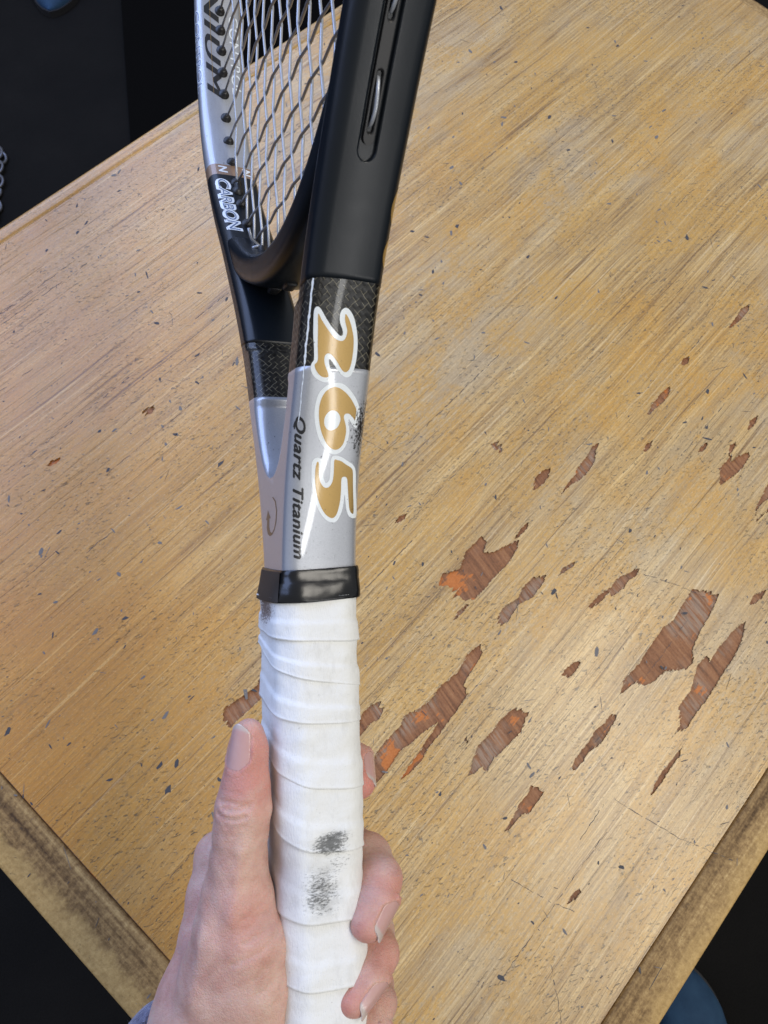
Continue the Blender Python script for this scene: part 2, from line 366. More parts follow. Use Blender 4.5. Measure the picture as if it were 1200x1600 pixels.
VENEER, CORE = m_veneer(), m_core()
BAND_X, BAND_Y = m_band('edge_band_wood', 'x'), m_band('end_band_wood', 'y')
FLOOR = m_floor(); BLACK = m_paint_black(); SILVER = m_paint_silver(); WEAVE = m_weave(); GRIP = m_grip(); TAPE = m_tape()
GOLD = m_ink('gold_foil', (.40,.255,.075), .45, .36); WHITE = m_ink('white_ink', (.80,.86,.90)); INK = m_ink('black_ink', (.008,.008,.009), scuff=False)
TAN = m_ink('tan_band', (.30,.19,.12), .2, .4, False); BROWN = m_ink('bronze_ink', (.10,.075,.045), .3, .4, False); PALE = m_ink('reflection_blue_ink', (.10,.16,.30), 0, .4, False)  # PALE letter cores carry the rim's blue reflection as ink colour
RUBBER = plain('black_nylon', (.012,.012,.013), .42, bump=.00003); DARKHOLE = plain('hole_black', (.002,.002,.002), .9, spec=0.)
STR_M = plain('silver_string', (.43,.46,.51), .22, .25, .6); STR_C = plain('shaded_string', (.19,.18,.178), .30, .1, .4)  # cross strings have their shading put into a darker colour
SKIN, NAIL, FLEECE, BLUE = m_skin(), m_nail(), m_fleece(), m_blue()
CHROME = plain('dull_steel', (.16,.16,.17), .42, 1.); MARK = plain('ingrained_dirt', (.055,.055,.060), .7); MARK2 = plain('grey_dent', (.16,.15,.14), .7)
LEGWOOD = plain('table_leg_wood', (.25,.16,.08), .55); SOLE = plain('dark_sole', (.012,.012,.014), .7); SHEETBLK = plain('flat_black', (.0040,.0037,.0034), .95, spec=.03)

# ------------------------------------------------------------------ setting: floor
fl = obj('floor', [(-20,-20,0),(20,-20,0),(20,20,0),(-20,20,0)], [(0,1,2,3)], FLOOR, smooth=False); tag(fl, kind='structure')

# ------------------------------------------------------------------ table
X0, X1, Y0, Y1 = -.1560, .868, -.2420, .4812      # outer size
BX, BY = .0340, .0280                              # lipping widths (ends, sides)
VT = .0010                                         # veneer thickness
table = empty('wooden_table', ((X0+X1)/2, (Y0+Y1)/2, 0))
tag(table, 'worn wooden table with chipped veneer top under the racket', 'table')
def tpar(o): o.parent = table; o.matrix_parent_inverse = table.matrix_world.inverted(); return o
bpy.context.view_layer.update()
CHIPS = [[(156.7,30.7),(164.3,33.9),(176.0,27.3),(187.7,32.2),(205.0,31.6),(204.6,26.2),(197.5,22.1),(202.0,17.4),(212.4,14.3),(221.9,10.3),(217.7,6.9),(203.9,4.0),(190.5,4.7),(178.3,4.5),(165.3,5.1),(160.0,8.9),(160.6,19.2),(159.2,26.2)],
[(220.4,13.0),(231.2,14.4),(238.1,13.1),(232.9,10.7),(223.8,11.1)],
[(165.2,-15.4),(174.3,-13.4),(188.1,-16.9),(194.8,-14.7),(206.9,-14.9),(215.5,-21.2),(208.5,-23.4),(195.1,-24.2),(184.1,-20.0),(166.7,-22.8),(165.3,-19.1)],
[(220.6,-27.7),(227.7,-26.4),(236.4,-29.6),(234.8,-31.8),(227.4,-29.9)],
[(142.1,6.0),(150.9,8.3),(159.3,6.7),(160.2,5.1),(149.8,5.1)],
[(218.3,-57.7),(230.9,-58.0),(241.4,-61.5),(249.5,-60.4),(257.8,-64.1),(267.9,-68.1),(262.6,-70.3),(254.8,-67.8),(246.7,-68.8),(238.6,-66.7),(237.3,-62.8),(223.8,-61.6),(219.0,-60.4)],
[(184.2,-110.7),(194.6,-106.2),(209.4,-108.0),(233.4,-106.5),(243.2,-106.0),(252.8,-108.7),(263.9,-107.4),(282.3,-106.0),(285.8,-111.6),(290.2,-118.1),(291.7,-123.4),(281.2,-125.6),(271.9,-127.0),(261.8,-127.5),(244.7,-131.2),(239.4,-136.3),(229.5,-135.3),(225.5,-130.4),(218.4,-124.6),(209.1,-123.4),(201.0,-120.0),(199.1,-115.2),(192.3,-112.5)],
[(184.8,-153.7),(196.6,-153.0),(205.4,-145.5),(221.4,-145.3),(239.1,-139.5),(248.7,-140.7),(247.3,-144.7),(260.1,-143.9),(277.0,-145.3),(289.9,-147.8),(279.2,-153.1),(264.8,-156.1),(253.0,-156.1),(240.3,-156.8),(225.0,-157.8),(210.0,-157.3),(198.0,-157.9),(191.9,-154.7)],
[(33.7,-15.6),(40.7,-13.8),(51.7,-12.9),(64.5,-13.8),(72.7,-11.1),(80.8,-14.9),(92.3,-17.3),(104.1,-16.4),(119.4,-19.1),(132.7,-15.8),(144.9,-18.3),(141.1,-23.1),(131.3,-24.9),(122.6,-25.9),(114.8,-27.8),(113.7,-33.4),(105.1,-34.4),(96.7,-35.3),(87.6,-35.4),(81.0,-36.5),(70.4,-36.4),(59.2,-38.6),(51.3,-38.0),(41.2,-36.4),(49.8,-34.8),(63.3,-33.5),(75.4,-32.1),(84.8,-30.7),(74.7,-28.0),(64.2,-26.5),(53.1,-24.1),(40.5,-26.3),(29.0,-26.2)],
[(75.3,-65.7),(85.1,-62.0),(91.7,-59.5),(103.3,-60.6),(115.1,-60.1),(125.7,-62.2),(129.3,-67.0),(132.0,-71.6),(125.6,-73.1),(118.6,-75.5),(105.3,-74.2),(92.1,-72.8),(82.3,-74.9),(81.6,-69.4),(76.8,-69.0)],
[(87.1,-51.2),(92.0,-50.1),(90.3,-53.1),(85.8,-53.8)],
[(122.8,-114.3),(128.8,-112.7),(134.7,-112.6),(144.2,-113.0),(153.8,-111.8),(161.6,-113.6),(169.6,-113.8),(169.0,-118.1),(157.7,-119.4),(149.0,-119.9),(138.8,-117.0),(130.2,-117.5),(124.7,-117.3)],
[(63.2,-105.3),(73.4,-104.3),(81.4,-102.3),(90.3,-102.6),(96.5,-100.6),(98.2,-106.6),(99.8,-109.9),(91.6,-110.4),(82.0,-110.7),(78.9,-107.3),(71.8,-107.1),(64.2,-107.4)],
[(146.0,-163.0),(154.3,-161.5),(163.9,-160.7),(175.3,-161.6),(185.9,-162.2),(179.5,-164.5),(167.2,-164.2),(155.8,-164.8),(146.1,-164.4)],
[(166.3,-72.6),(174.1,-72.2),(182.1,-75.4),(182.5,-77.6),(175.5,-78.9),(167.5,-77.2)],
[(40.9,2.0),(51.8,9.7),(61.0,9.7),(68.3,6.9),(68.1,2.0),(61.6,-0.8),(53.6,1.3),(44.8,1.0)],
[(362.1,-112.1),(368.3,-108.2),(378.5,-108.4),(384.1,-109.9),(391.2,-108.8),(399.3,-108.7),(396.2,-113.9),(380.7,-116.8),(368.8,-112.8)],
[(302.6,-143.6),(309.3,-141.9),(316.9,-144.9),(320.7,-147.3),(313.8,-148.4),(304.6,-146.4)],
[(168.2,83.8),(174.0,84.9),(180.5,82.1),(176.5,80.3),(170.3,81.6)],
[(259.3,26.5),(268.7,31.8),(278.3,31.5),(284.7,28.0),(277.6,24.7),(268.9,24.1)],
[(271.2,8.9),(281.9,10.9),(292.6,11.3),(297.8,13.6),(312.6,13.9),(321.9,16.1),(327.3,14.4),(320.2,10.1),(310.7,6.2),(298.8,5.1),(290.1,6.3),(284.5,8.3),(275.0,8.7)],
[(376.3,1.0),(388.0,3.5),(400.0,3.8),(411.9,2.4),(405.1,-1.3),(395.8,-2.2),(386.3,-0.9),(377.3,-0.8)],
[(367.4,-74.0),(374.0,-71.2),(377.7,-67.3),(390.3,-68.3),(401.9,-62.4),(407.6,-64.9),(401.1,-67.5),(394.7,-67.0),(391.9,-71.9),(398.2,-72.4),(407.8,-77.0),(405.6,-79.9),(391.5,-81.2),(380.2,-79.3),(369.6,-77.0)],
[(435.9,8.1),(441.1,9.3),(446.3,6.3),(440.2,3.8),(434.7,5.0)],
[(494.4,-1.4),(509.2,-0.2),(519.3,1.2),(530.4,-1.8),(523.1,-4.7),(509.5,-5.0),(496.4,-3.4)],
[(424.4,-65.1),(433.8,-62.3),(441.1,-65.5),(432.9,-67.5),(426.3,-67.0)],
[(266.5,73.6),(270.5,72.7),(270.2,66.1),(268.2,63.5),(265.9,67.4)],
[(369.9,-106.7),(379.5,-105.2),(395.7,-102.7),(392.0,-108.5),(380.5,-113.8),(369.9,-114.1),(363.8,-113.5)],
[(347.9,-15.1),(353.5,-13.7),(360.7,-15.5),(357.1,-17.4),(349.6,-17.7)],
[(377.4,-47.6),(383.9,-46.3),(390.5,-48.2),(389.2,-49.6),(380.9,-49.9)],
[(57.5,-160.3),(63.0,-159.4),(67.7,-160.2),(71.4,-160.8),(69.0,-163.4),(63.9,-163.0),(59.3,-161.4)],
[(-7.1,75.0),(-2.4,77.6),(8.2,75.1),(20.3,72.9),(29.6,76.4),(20.6,64.8),(9.6,64.7),(-0.8,65.8),(-9.0,65.9),(-9.9,69.1)],
[(102.0,276.7),(107.5,277.3),(111.4,273.4),(106.6,270.7),(101.2,273.0)],
[(26.6,291.1),(32.8,291.9),(37.5,288.6),(32.2,286.9)]]
def jag(poly):
    """torn edge: runs along the grain (x) with short ragged steps across it"""
    P = [np.array(p)/1000 for p in poly]; out = []
    for i in range(len(P)):
        a, b = P[i], P[(i+1) % len(P)]; L = np.linalg.norm(b-a); k = max(1, int(L/.0011))
        across = abs(b[1]-a[1])/(L+1e-9)
        for j in range(k):
            q = a+(b-a)*j/k
            if j: q = q+np.array([rng.normal(0, .0004+.0013*across), rng.normal(0, .00022)])
            out.append((q[0], q[1]))
    return out
def flat_fill(loops, extrude=0.):
    cu = bpy.data.curves.new('tmp', 'CURVE'); cu.dimensions = '2D'; cu.fill_mode = 'BOTH'; cu.extrude = extrude
    for l in loops:
        s = cu.splines.new('POLY'); s.points.add(len(l)-1); s.use_cyclic_u = True
        for p, q in zip(s.points, l): p.co = (q[0], q[1], 0, 1)
    o = bpy.data.objects.new('tmp', cu); COL.objects.link(o); bpy.context.view_layer.update()
    me = bpy.data.meshes.new_from_object(o.evaluated_get(bpy.context.evaluated_depsgraph_get()))
    bpy.data.objects.remove(o); bpy.data.curves.remove(cu); return me
vx0, vx1, vy0, vy1 = X0+BX, X1-.016, Y0+BY, Y1-.014
outer = [(vx0+.0006,vy0+.0006),(vx1-.0006,vy0+.0006),(vx1-.0006,vy1-.0006),(vx0+.0006,vy1-.0006)]
JAGGED = [jag(c) for c in CHIPS]
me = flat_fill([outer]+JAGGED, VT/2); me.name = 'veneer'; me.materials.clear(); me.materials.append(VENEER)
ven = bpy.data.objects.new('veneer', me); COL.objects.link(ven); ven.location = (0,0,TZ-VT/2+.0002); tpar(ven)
SPL = NT('pale_splinter'); SPL.set(color=SPL.mix(SPL.noise(SPL.coord(), 300, 2), (.45,.31,.15), (.74,.58,.36)), rough=.6); V, F = [], []
for loop in JAGGED:
    for i, p in enumerate(loop):
        if rng.random() > .30: continue
        q0 = np.array(p); L_ = rng.uniform(.0008, .0030); w = rng.uniform(.00012, .00030); sg = rng.choice([-1,1]); z0 = TZ+.0002; b = len(V); dz = rng.uniform(-.0004, .0005)
        tipv = q0+np.array([sg*L_, rng.normal(0, .0003)]); V += [(q0[0], q0[1]-w, z0), (q0[0], q0[1]+w, z0), (tipv[0], tipv[1], z0+dz), (q0[0], q0[1], z0-.0003)]
        F += [(b,b+1,b+2), (b,b+3,b+1), (b,b+2,b+3), (b+1,b+3,b+2)]
spl = tpar(obj('splinters', V, F, SPL.m, smooth=False)); tag(spl, kind='stuff')
ven['label'] = 'golden beige veneer with torn-out chips and dark scratches'
bm = bmesh.new(); box_bm(bm, (vx0,vy0,TZ-.022), (vx1,vy1,TZ-VT-.0001)); tpar(bm_obj('core', bm, CORE))
def rail(name, lo, hi, mat):
    bm = bmesh.new(); box_bm(bm, lo, hi, .0035, 3); o = tpar(bm_obj(name, bm, mat, smooth=True)); return o
rail('edge_band', (vx0,Y0,TZ-.026), (vx1,vy0-.0004,TZ-.0006), BAND_X)
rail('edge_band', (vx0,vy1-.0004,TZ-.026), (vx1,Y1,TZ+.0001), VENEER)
rail('end_band', (X0,Y0,TZ-.026), (vx0-.0004,Y1,TZ-.0008), BAND_Y)
rail('end_band', (vx1+.0004,Y0,TZ-.026), (X1,Y1,TZ-.0008), BAND_Y)
for sx in (X0+.07, X1-.07):
    for sy in (Y0+.07, Y1-.07):
        bm = bmesh.new(); box_bm(bm, (sx-.025,sy-.025,0), (sx+.025,sy+.025,TZ-.024), .003); tpar(bm_obj('leg', bm, LEGWOOD))
for lo, hi in (((X0+.06,Y0+.06,TZ-.09),(X1-.06,Y0+.08,TZ-.023)), ((X0+.06,Y1-.08,TZ-.09),(X1-.06,Y1-.06,TZ-.023))):
    bm = bmesh.new(); box_bm(bm, lo, hi); tpar(bm_obj('apron', bm, LEGWOOD))
# small dents and pencil-dark nicks: real slivers of filler lying in the surface
V, F, MI = [], [], []
for k in range(1500):
    x, y = rng.uniform(X0+.004, .80), rng.uniform(Y0+.004, Y1-.01)
    ln = abs(rng.normal(0, .0014))+.0005; wd = ln*rng.uniform(.12, .55); a = rng.normal(.35, .75) if rng.random() < .75 else rng.uniform(0, 3.14)
    if rng.random() < .12: ln *= 2.6; wd = .00022
    n = 7; base = len(V); zz = TZ+.00030 if (vx0 < x < vx1 and vy0 < y < vy1) else TZ-.00045
    for i in range(n):
        th = 2*math.pi*i/n; rr = rng.uniform(.5, 1.1); p, q = ln*rr*math.cos(th), wd*rr*math.sin(th)
        V.append((x+p*math.cos(a)-q*math.sin(a), y+p*math.sin(a)+q*math.cos(a), zz))
    F.append(tuple(range(base, base+n))); MI.append(0 if rng.random() < .5 else 1)
def crack(pts, w):
    P = np.array(pts)/1000; L = np.r_[0, np.cumsum(np.linalg.norm(np.diff(P, axis=0), axis=1))]; s = np.arange(0, L[-1], .0025)
    Q = np.c_[np.interp(s, L, P[:,0]), np.interp(s, L, P[:,1])]+rng.normal(0, .00025, (len(s),2))
    for i in range(len(Q)-1):
        if rng.random() < .22: continue
        d = Q[i+1]-Q[i]; d = np.array([-d[1], d[0]])/np.linalg.norm(d)*w*rng.uniform(.3, 1); b = len(V)
        for q in (Q[i]-d, Q[i+1]-d, Q[i+1]+d, Q[i]+d): V.append((q[0], q[1], TZ+.00028))
        F.append((b,b+1,b+2,b+3)); MI.append(0)
for pts, w in (([(266,-73),(277,-97),(287,-125)],.00030), ([(127,-147),(137,-192),(151,-228)],.00022), ([(45,-126),(52,-152),(58,-167)],.00020),
               ([(-104,-13),(-85,-14)],.00018), ([(27,-171),(6,-196)],.00022), ([(201,150),(207,122)],.00020)): crack(pts, w)
for k in range(46):                                     # long open cracks along the grain
    x, y, L_ = rng.uniform(-110, 640), rng.uniform(-205, 440), rng.uniform(18, 130); dy = rng.normal(0, .5)
    crack([(x,y),(x+L_*.5,y+dy),(x+L_,y+rng.normal(0, .6))], rng.uniform(.00010, .00032))
o = tpar(obj('surface_nicks', V, F, [MARK, MARK2], smooth=False, midx=MI)); tag(o, kind='stuff')


# ------------------------------------------------------------------ tennis racket
# ---- racket outline (metres, racket frame: x along the handle axis, y in the string plane, z through the beam)
OUT = np.array([(-.014,.0157),(0,.0159),(.03,.0215),(.06,.0332),(.09,.0466),(.13,.0721),(.17,.1002),(.21,.1203),
                (.25,.1288),(.29,.1318),(.33,.130),(.37,.120),(.41,.099),(.44,.071),(.458,.038),(.464,0.)])
def hermite(P, n=40):
    d = np.r_[0, np.cumsum(np.linalg.norm(np.diff(P, axis=0), axis=1))]
    m = np.gradient(P, d, axis=0); out = []
    for i in range(len(P)-1):
        L = d[i+1]-d[i]
        for t in np.arange(n)/n:
            out.append((2*t**3-3*t**2+1)*P[i]+(t**3-2*t**2+t)*L*m[i]+(3*t**2-2*t**3)*P[i+1]+(t**3-t**2)*L*m[i+1])
    out.append(P[-1]); return np.array(out)
_top = hermite(np.vstack([OUT, OUT[-2::-1]*[1,-1]]))
DENSE = _top[:len(_top)//2+1]
H_CARB1, H_CARB0, H_GROOVE, H_CROTCH = .0894, .0650, .1175, .0273
def Wf(h): return np.interp(h, DENSE[:,0], DENSE[:,1])
def inward(h):
    e = 5e-4; s = (Wf(h+e)-Wf(h-e))/(2*e); L = np.sqrt(1+s*s)
    return s/L, -1/L                      # (h,w) components of the inward normal, near side
def beam(h): return np.interp(h, [-.02,0,.04,.08,.12,.2,.5], [.0133,.0133,.0130,.0125,.0123,.0119,.0114])
RC = .0042
def drop(h, n, rc=RC, crown=.0010):
    an = beam(h); a = np.abs(n); e = np.clip(a-(an-rc), 0, rc*.9999)
    return crown*(n/an)**2 + rc-np.sqrt(rc*rc-e*e)
def near_face(h, n, lift=0.):
    mx, my = inward(h); d = drop(h, n)-lift
    return np.array([h+mx*d, Wf(h)+my*d, n])
def thick(h):
    if h < .085:
        win = 0. if h <= H_CROTCH else (Wf(.062)-.0135)*min(1,((h-H_CROTCH)/(.062-H_CROTCH)))**.55
        if h > .062: win = Wf(h)-.0135/abs(inward(h)[1])*1.0
        return (Wf(h)-win)/abs(inward(h)[1])
    return float(np.interp(h, [.085,.12,.17,.5], [.0135,.0130,.0115,.0112]))

R_AX = np.array([[-.03059,.41086,.91118],[-.9991,-.03947,-.01575],[.0295,-.91084,.4117]])   # handle axis, string-plane axis, beam axis
uu, _, vv = np.linalg.svd(R_AX); R_AX = MW @ (uu @ vv); R_O = c2w((-.02677,.02055,.26426))
RM = Matrix([[*R_AX[0],R_O[0]],[*R_AX[1],R_O[1]],[*R_AX[2],R_O[2]],[0,0,0,1]])
def r2w(p): return R_O + R_AX @ np.asarray(p, float)
racket = empty('tennis_racket', matrix=RM)
tag(racket, 'black and silver tennis racket with white grip wrap, held edge-on above the table', 'tennis racket')
bpy.context.view_layer.update()

FULL = np.vstack([DENSE, (DENSE[:-1]*[1,-1])[::-1]])
TAN_ = np.gradient(FULL, axis=0); TAN_ /= np.linalg.norm(TAN_, axis=1)[:,None]
INW = np.c_[TAN_[:,1], -TAN_[:,0]]                     # inward normal in the string plane
ND = len(DENSE)
def base_frame(h, side):
    i = np.interp(h, DENSE[:,0], np.arange(ND)); j = int(i); fr = i-j; k = min(j+1, ND-1)
    q = FULL[j]*(1-fr)+FULL[k]*fr; m = INW[j]*(1-fr)+INW[k]*fr; m = m/np.linalg.norm(m)
    s = 1 if side > 0 else -1
    return np.array([q[0], q[1]*s]), np.array([m[0], m[1]*s])
GC = -.0012                                             # groove centre line
def groove(h, n):
    r0 = .0027; hc = H_GROOVE+r0
    d = np.hypot(np.minimum(h-hc, 0), n-GC)
    x = np.clip((r0+.0003-d)/.0007, 0, 1); return .0013*x*x*(3-2*x)
def ri_of(h): return float(np.interp(h, [.0272,.034,.06,.5], [.00002,.0020,.0036,.0040]))
def section(h, with_groove=False, fine=False):
    an, t, ri = float(beam(h)), thick(h), ri_of(h); ri = min(ri, t*.4)
    a0 = an-RC
    no = np.r_[np.linspace(-a0, -.0048, 7), np.linspace(-.0048, .0024, 33)[1:-1], np.linspace(.0024, a0, 9)] if fine else np.linspace(-a0, a0, 15)
    pts = [(drop(h, n)+(groove(h, n) if with_groove else 0), n) for n in no]
    cr = .0010
    for a in np.linspace(0, 1, 8)[1:]:
        e = RC*math.sin(a*math.pi/2)*.99999; n = a0+e; pts.append((drop(h, n), n))
    d0 = pts[-1][0]; b0 = an-ri; ci = min(.0008, ri*.25)
    def di(n): e = max(0, abs(n)-b0); return t-(ci*(n/an)**2+ri-math.sqrt(max(0, ri*ri-e*e)))
    for d in np.linspace(d0, t-ri-ci, 6)[1:]: pts.append((d, an))
    for a in np.linspace(1, 0, 7)[1:]:
        n = b0+ri*math.sin(a*math.pi/2)*.99999; pts.append((di(n), n))
    for n in np.linspace(b0, -b0, 13)[1:]: pts.append((di(n), n))
    for a in np.linspace(0, 1, 7)[1:]:
        n = -(b0+ri*math.sin(a*math.pi/2)*.99999); pts.append((di(n), n))
    for d in np.linspace(t-ri-ci, d0, 6)[1:]: pts.append((d, -an))
    for a in np.linspace(1, 0, 8)[1:-1]:
        n = -(a0+RC*math.sin(a*math.pi/2)*.99999); pts.append((drop(h, n), n))
    return np.array(pts)
def sweep(stations, inset=0., fine=False, with_groove=False):
    """stations: list of (h, side); returns verts, faces, uvs, rings"""
    V, UV, hs = [], [], []; s = 0; prev = None; nc = None
    for h, side in stations:
        q, m = base_frame(h, side); S = section(h, with_groove, fine); nc = len(S)
        if prev is not None: s += np.linalg.norm(q-prev)
        prev = q; L = np.r_[0, np.cumsum(np.linalg.norm(np.diff(S, axis=0), axis=1))]
        for (d, n), l in zip(S, L):
            if inset:
                t = thick(h); an = float(beam(h)); d = t/2+(d-t/2)*(1-2*inset/t); n = n*(1-inset/an)
            if .046 < h < .14:                                     # colour joints are cut square to the handle axis
                k = min(1, (.14-h)/.035, (h-.046)/.014); q2, m2 = base_frame(h-k*m[0]*d, side); V.append((q2[0]+m2[0]*d, q2[1]+m2[1]*d, n))
            else: V.append((q[0]+m[0]*d, q[1]+m[1]*d, n))
            UV.append((s, l))
        hs.append(h)
    nr = len(stations); F = grid_faces(nr, nc, True)
    return V, F, UV, nr, nc
def caps(F, nr, nc): F.append(tuple(range(nc))[::-1]); F.append(tuple((nr-1)*nc+k for k in range(nc))); return F
def flip(F): return [f[::-1] for f in F]
# silver shaft: one body up to the fork, then two arms
hs = np.r_[H_CROTCH+1e-6, np.linspace(.0277, .045, 34), np.linspace(.046, H_CARB0, 13)]
bm = bmesh.new()
def add_grid(V, F):
    vv_ = [bm.verts.new(v) for v in V]
    for f in F:
        try: bm.faces.new([vv_[i] for i in f])
        except ValueError: pass
for side in (1, -1):
    V, F, UV, nr, nc = sweep([(h, side) for h in hs]); F.append(tuple((nr-1)*nc+k for k in range(nc)))
    add_grid(V, flip(F) if side > 0 else F)
    V = []; low = np.linspace(-.0005, H_CROTCH+1e-6, 16)
    for h in low:
        q, m = base_frame(h, side); S = section(h); t = thick(h); no = 15; k1 = no+7+5                # outer face, corner, flank
        right = S[:k1]; left = S[len(S)-6-5:]; prof = np.vstack([left, right]); 
        prof = np.vstack([[t, -float(beam(h))], prof[:], [t, float(beam(h))]])
        for d, n in prof: V.append((q[0]+m[0]*d, q[1]+m[1]*d, n))
    ncol = len(V)//len(low); Fg = grid_faces(len(low), ncol); add_grid(V, flip(Fg) if side > 0 else Fg)
bmesh.ops.remove_doubles(bm, verts=bm.verts[:], dist=.00008)
bmesh.ops.recalc_face_normals(bm, faces=bm.faces[:])
shaft = bm_obj('shaft', bm, SILVER, racket, True); shaft['label'] = 'silver lacquered shaft splitting into the throat'
for side in (1, -1):
    V, F, UV, nr, nc = sweep([(h, side) for h in np.linspace(H_CARB0-.0004, H_CARB1+.0004, 22)], inset=.00010)
    if side > 0: F = flip(F)
    obj('carbon_sleeve', V, F, WEAVE, racket, uvs=UV)
# hoop: black outside, silver and tan on the inside
TB0, TB1 = .1815, .1885
st = [(h, 1) for h in np.r_[np.arange(H_CARB1, .114, .0016), np.arange(.114, .124, .00022), np.arange(.124, .156, .0011), np.arange(.156, TB0-.001, .0025), TB0, (TB0+TB1)/2, TB1, np.arange(TB1+.003, .455, .0035), .459, .462, .4635]]
st = st+[(.464, 1)]+[(h, -1) for h, _ in st[::-1]]
V, F, UV, nr, nc = sweep(st, fine=True, with_groove=True)
NO = len(np.r_[np.linspace(-1, 0, 7), np.linspace(0, 1, 33)[1:-1], np.linspace(0, 1, 9)])
in0, in1 = NO+7+1, nc-7-1                                # columns on the side and inner faces
MI = []
for i in range(nr-1):
    h = min(st[i][0], st[i+1][0])
    for k in range(nc):
        inside = in0 <= k <= in1
        MI.append(0 if not inside or h < TB0-1e-6 else (2 if h < TB1-1e-6 else 1))
F = flip(F); F.append(tuple(range(nc))); F.append(tuple((nr-1)*nc+k for k in range(nc))[::-1]); MI += [0, 0]
hoop = obj('hoop', V, F, [BLACK, SILVER, TAN], racket, midx=MI); hoop['label'] = 'black hoop with silver inner face'
# throat bridge
def bridge_under(w): return .1060+.0430*(abs(w)/.09)**2.0
def bridge_in(w): return bridge_under(w)+.0125
bw = np.linspace(-.0735, .0735, 61); bp = np.array([(bridge_under(w), w) for w in bw]); bt = np.gradient(bp, axis=0); bt /= np.linalg.norm(bt, axis=1)[:,None]
V = []
for (h, w), t2 in zip(bp, bt):
    nrm = np.array([t2[1], -t2[0]]);
    if nrm[0] < 0: nrm = -nrm
    an, tt, rc = .0112, .0125, .0042
    for a in range(40):
        th = 2*math.pi*a/40; cx, cy = math.cos(th), math.sin(th); p = 4.2
        k = (abs(cx)**p+abs(cy)**p)**(-1/p); d = tt/2+tt/2*cx*k; n = an*cy*k
        V.append((h+nrm[0]*d, w+nrm[1]*d, n))
bridge = obj('throat_bridge', V, flip(grid_faces(61, 40, True)), BLACK, racket)
for w in (-.013, .013, .034, -.034):                     # lugs of the bridge grommet strip on the underside
    bm = bmesh.new(); h = bridge_under(w); box_bm(bm, (h-.0016, w-.0035, -.0022), (h+.003, w+.0035, .0022), .0010, 3); bm_obj('grommet_lug', bm, RUBBER, bridge, True)

# --- strings
MAINS = [s*w for w in (.0055,.0166,.0277,.0395,.0518,.0640,.0760,.0915) for s in (-1,1)]
CROSS = [.1415,.1545,.1680,.1820,.1956,.2094,.2236,.2374,.2499,.2622,.2735,.2840,.2945,.3050,.3160,.3275,.3400,.3535,.3680,.3840,.4010,.4190]
def inner_w(h): return Wf(h)-thick(h)/abs(inward(h)[1])
tops = np.array([(h, inner_w(h)) for h in np.linspace(.29, .452, 60)])
lows = np.array([(h, inner_w(h)) for h in np.linspace(.12, .29, 80)])
ms, cs = sorted(MAINS), CROSS
def zz(i, j): return .00044*(1 if (i+j) % 2 else -1)
def span_main(w):
    a = abs(w); lo = bridge_in(w) if a < .078 else np.interp(a, lows[:,1], lows[:,0]); hi = np.interp(-a, -tops[:,1], tops[:,0]); return lo, hi
for i, w in enumerate(ms):
    lo, hi = span_main(w); P = [(lo-.004, w, 0)]
    for j, h in enumerate(cs):
        if lo+.004 < h < hi-.004 and abs(w) < inner_w(h)-.003: P += [(h-.0004, w, zz(i,j)), (h+.0004, w, zz(i,j))]
    P.append((hi+.004, w, 0)); V, F = tube(P, .00056, 10); obj('main_string', V, F, STR_M, racket)
for j, h in enumerate(cs):
    wi = inner_w(h)
    if h < .165: wi = min(wi, .09*max(0, (h-.0125-.1060)/.0430)**(1/2.0))
    P = [(h, -wi-.003, 0)]
    for i, w in enumerate(ms):
        if abs(w) < wi-.003: P += [(h, w-.0006, -zz(i,j)), (h, w+.0006, -zz(i,j))]
    P.append((h, wi+.003, 0)); V, F = tube(P, .00056, 10); obj('cross_string', V, F, STR_C, racket)
    for s in (-1, 1):
        V, F = tube([(h, s*(wi+.002), 0), (h, s*(wi-.0006), 0), (h, s*(wi-.0008), 0), (h, s*(wi-.0026), 0), (h, s*(wi-.0030), 0)], [.0026,.0026,.0019,.0016,.0011], 12); obj('grommet', V, F, RUBBER, racket)
for w in ms:
    lo, hi = span_main(w); V, F = tube([(lo-.003, w, 0), (lo+.0004, w, 0), (lo+.0006, w, 0), (lo+.0030, w, 0), (lo+.0034, w, 0)], [.0026,.0026,.0019,.0016,.0011], 12); obj('grommet', V, F, RUBBER, racket)
kw = -.0518; kh = bridge_in(kw)+.0022; P = []                 # tie-off knot at the bridge
for a in np.linspace(0, 4.2*math.pi, 60): P.append((kh+.0019*math.cos(a*.5)*.6+.0006*math.sin(a), kw-.0030+.0021*math.cos(a), -.0016+.0021*math.sin(a)))
P += [(kh+.004, kw-.001, -.004), (kh+.0075, kw+.0015, -.0058)]
V, F = tube(P, .00066, 8); obj('string_knot', V, F, STR_M, racket)

# --- outer grommet strip in the groove of the near side
SL = [(.1232, .1362), (.1452, .1580)]                     # string slots
hh = np.r_[np.arange(.1208, .1230, .00018), np.arange(.1230, .1600, .0003)]; nn = np.linspace(-.00205, .00205, 23); V = []
for h in hh:
    hw = .00170 if h > .1208+.0017 else math.sqrt(max(1e-9, .0017**2-(.1225-h)**2))
    for n in nn:
        x = n/.00205; nl = max(-1, min(1, x*1.12))*hw; edge = abs(x) > .93
        dep = .00022
        for a, b in SL:
            d = math.hypot(max(a+.0009-h, 0, h-(b-.0009)), nl); q = min(1, max(0, (.00098-d)/.00030)); dep += .0011*q*q*(3-2*q)
        for a, b in SL:
            for hc in (a+.0012, b-.0012):
                d = math.hypot(h-hc, nl); q = min(1, max(0, (.00075-d)/.0002)); dep += .0016*q
        if edge: dep = .0014
        p = near_face(h, GC+nl, -dep); V.append(p)
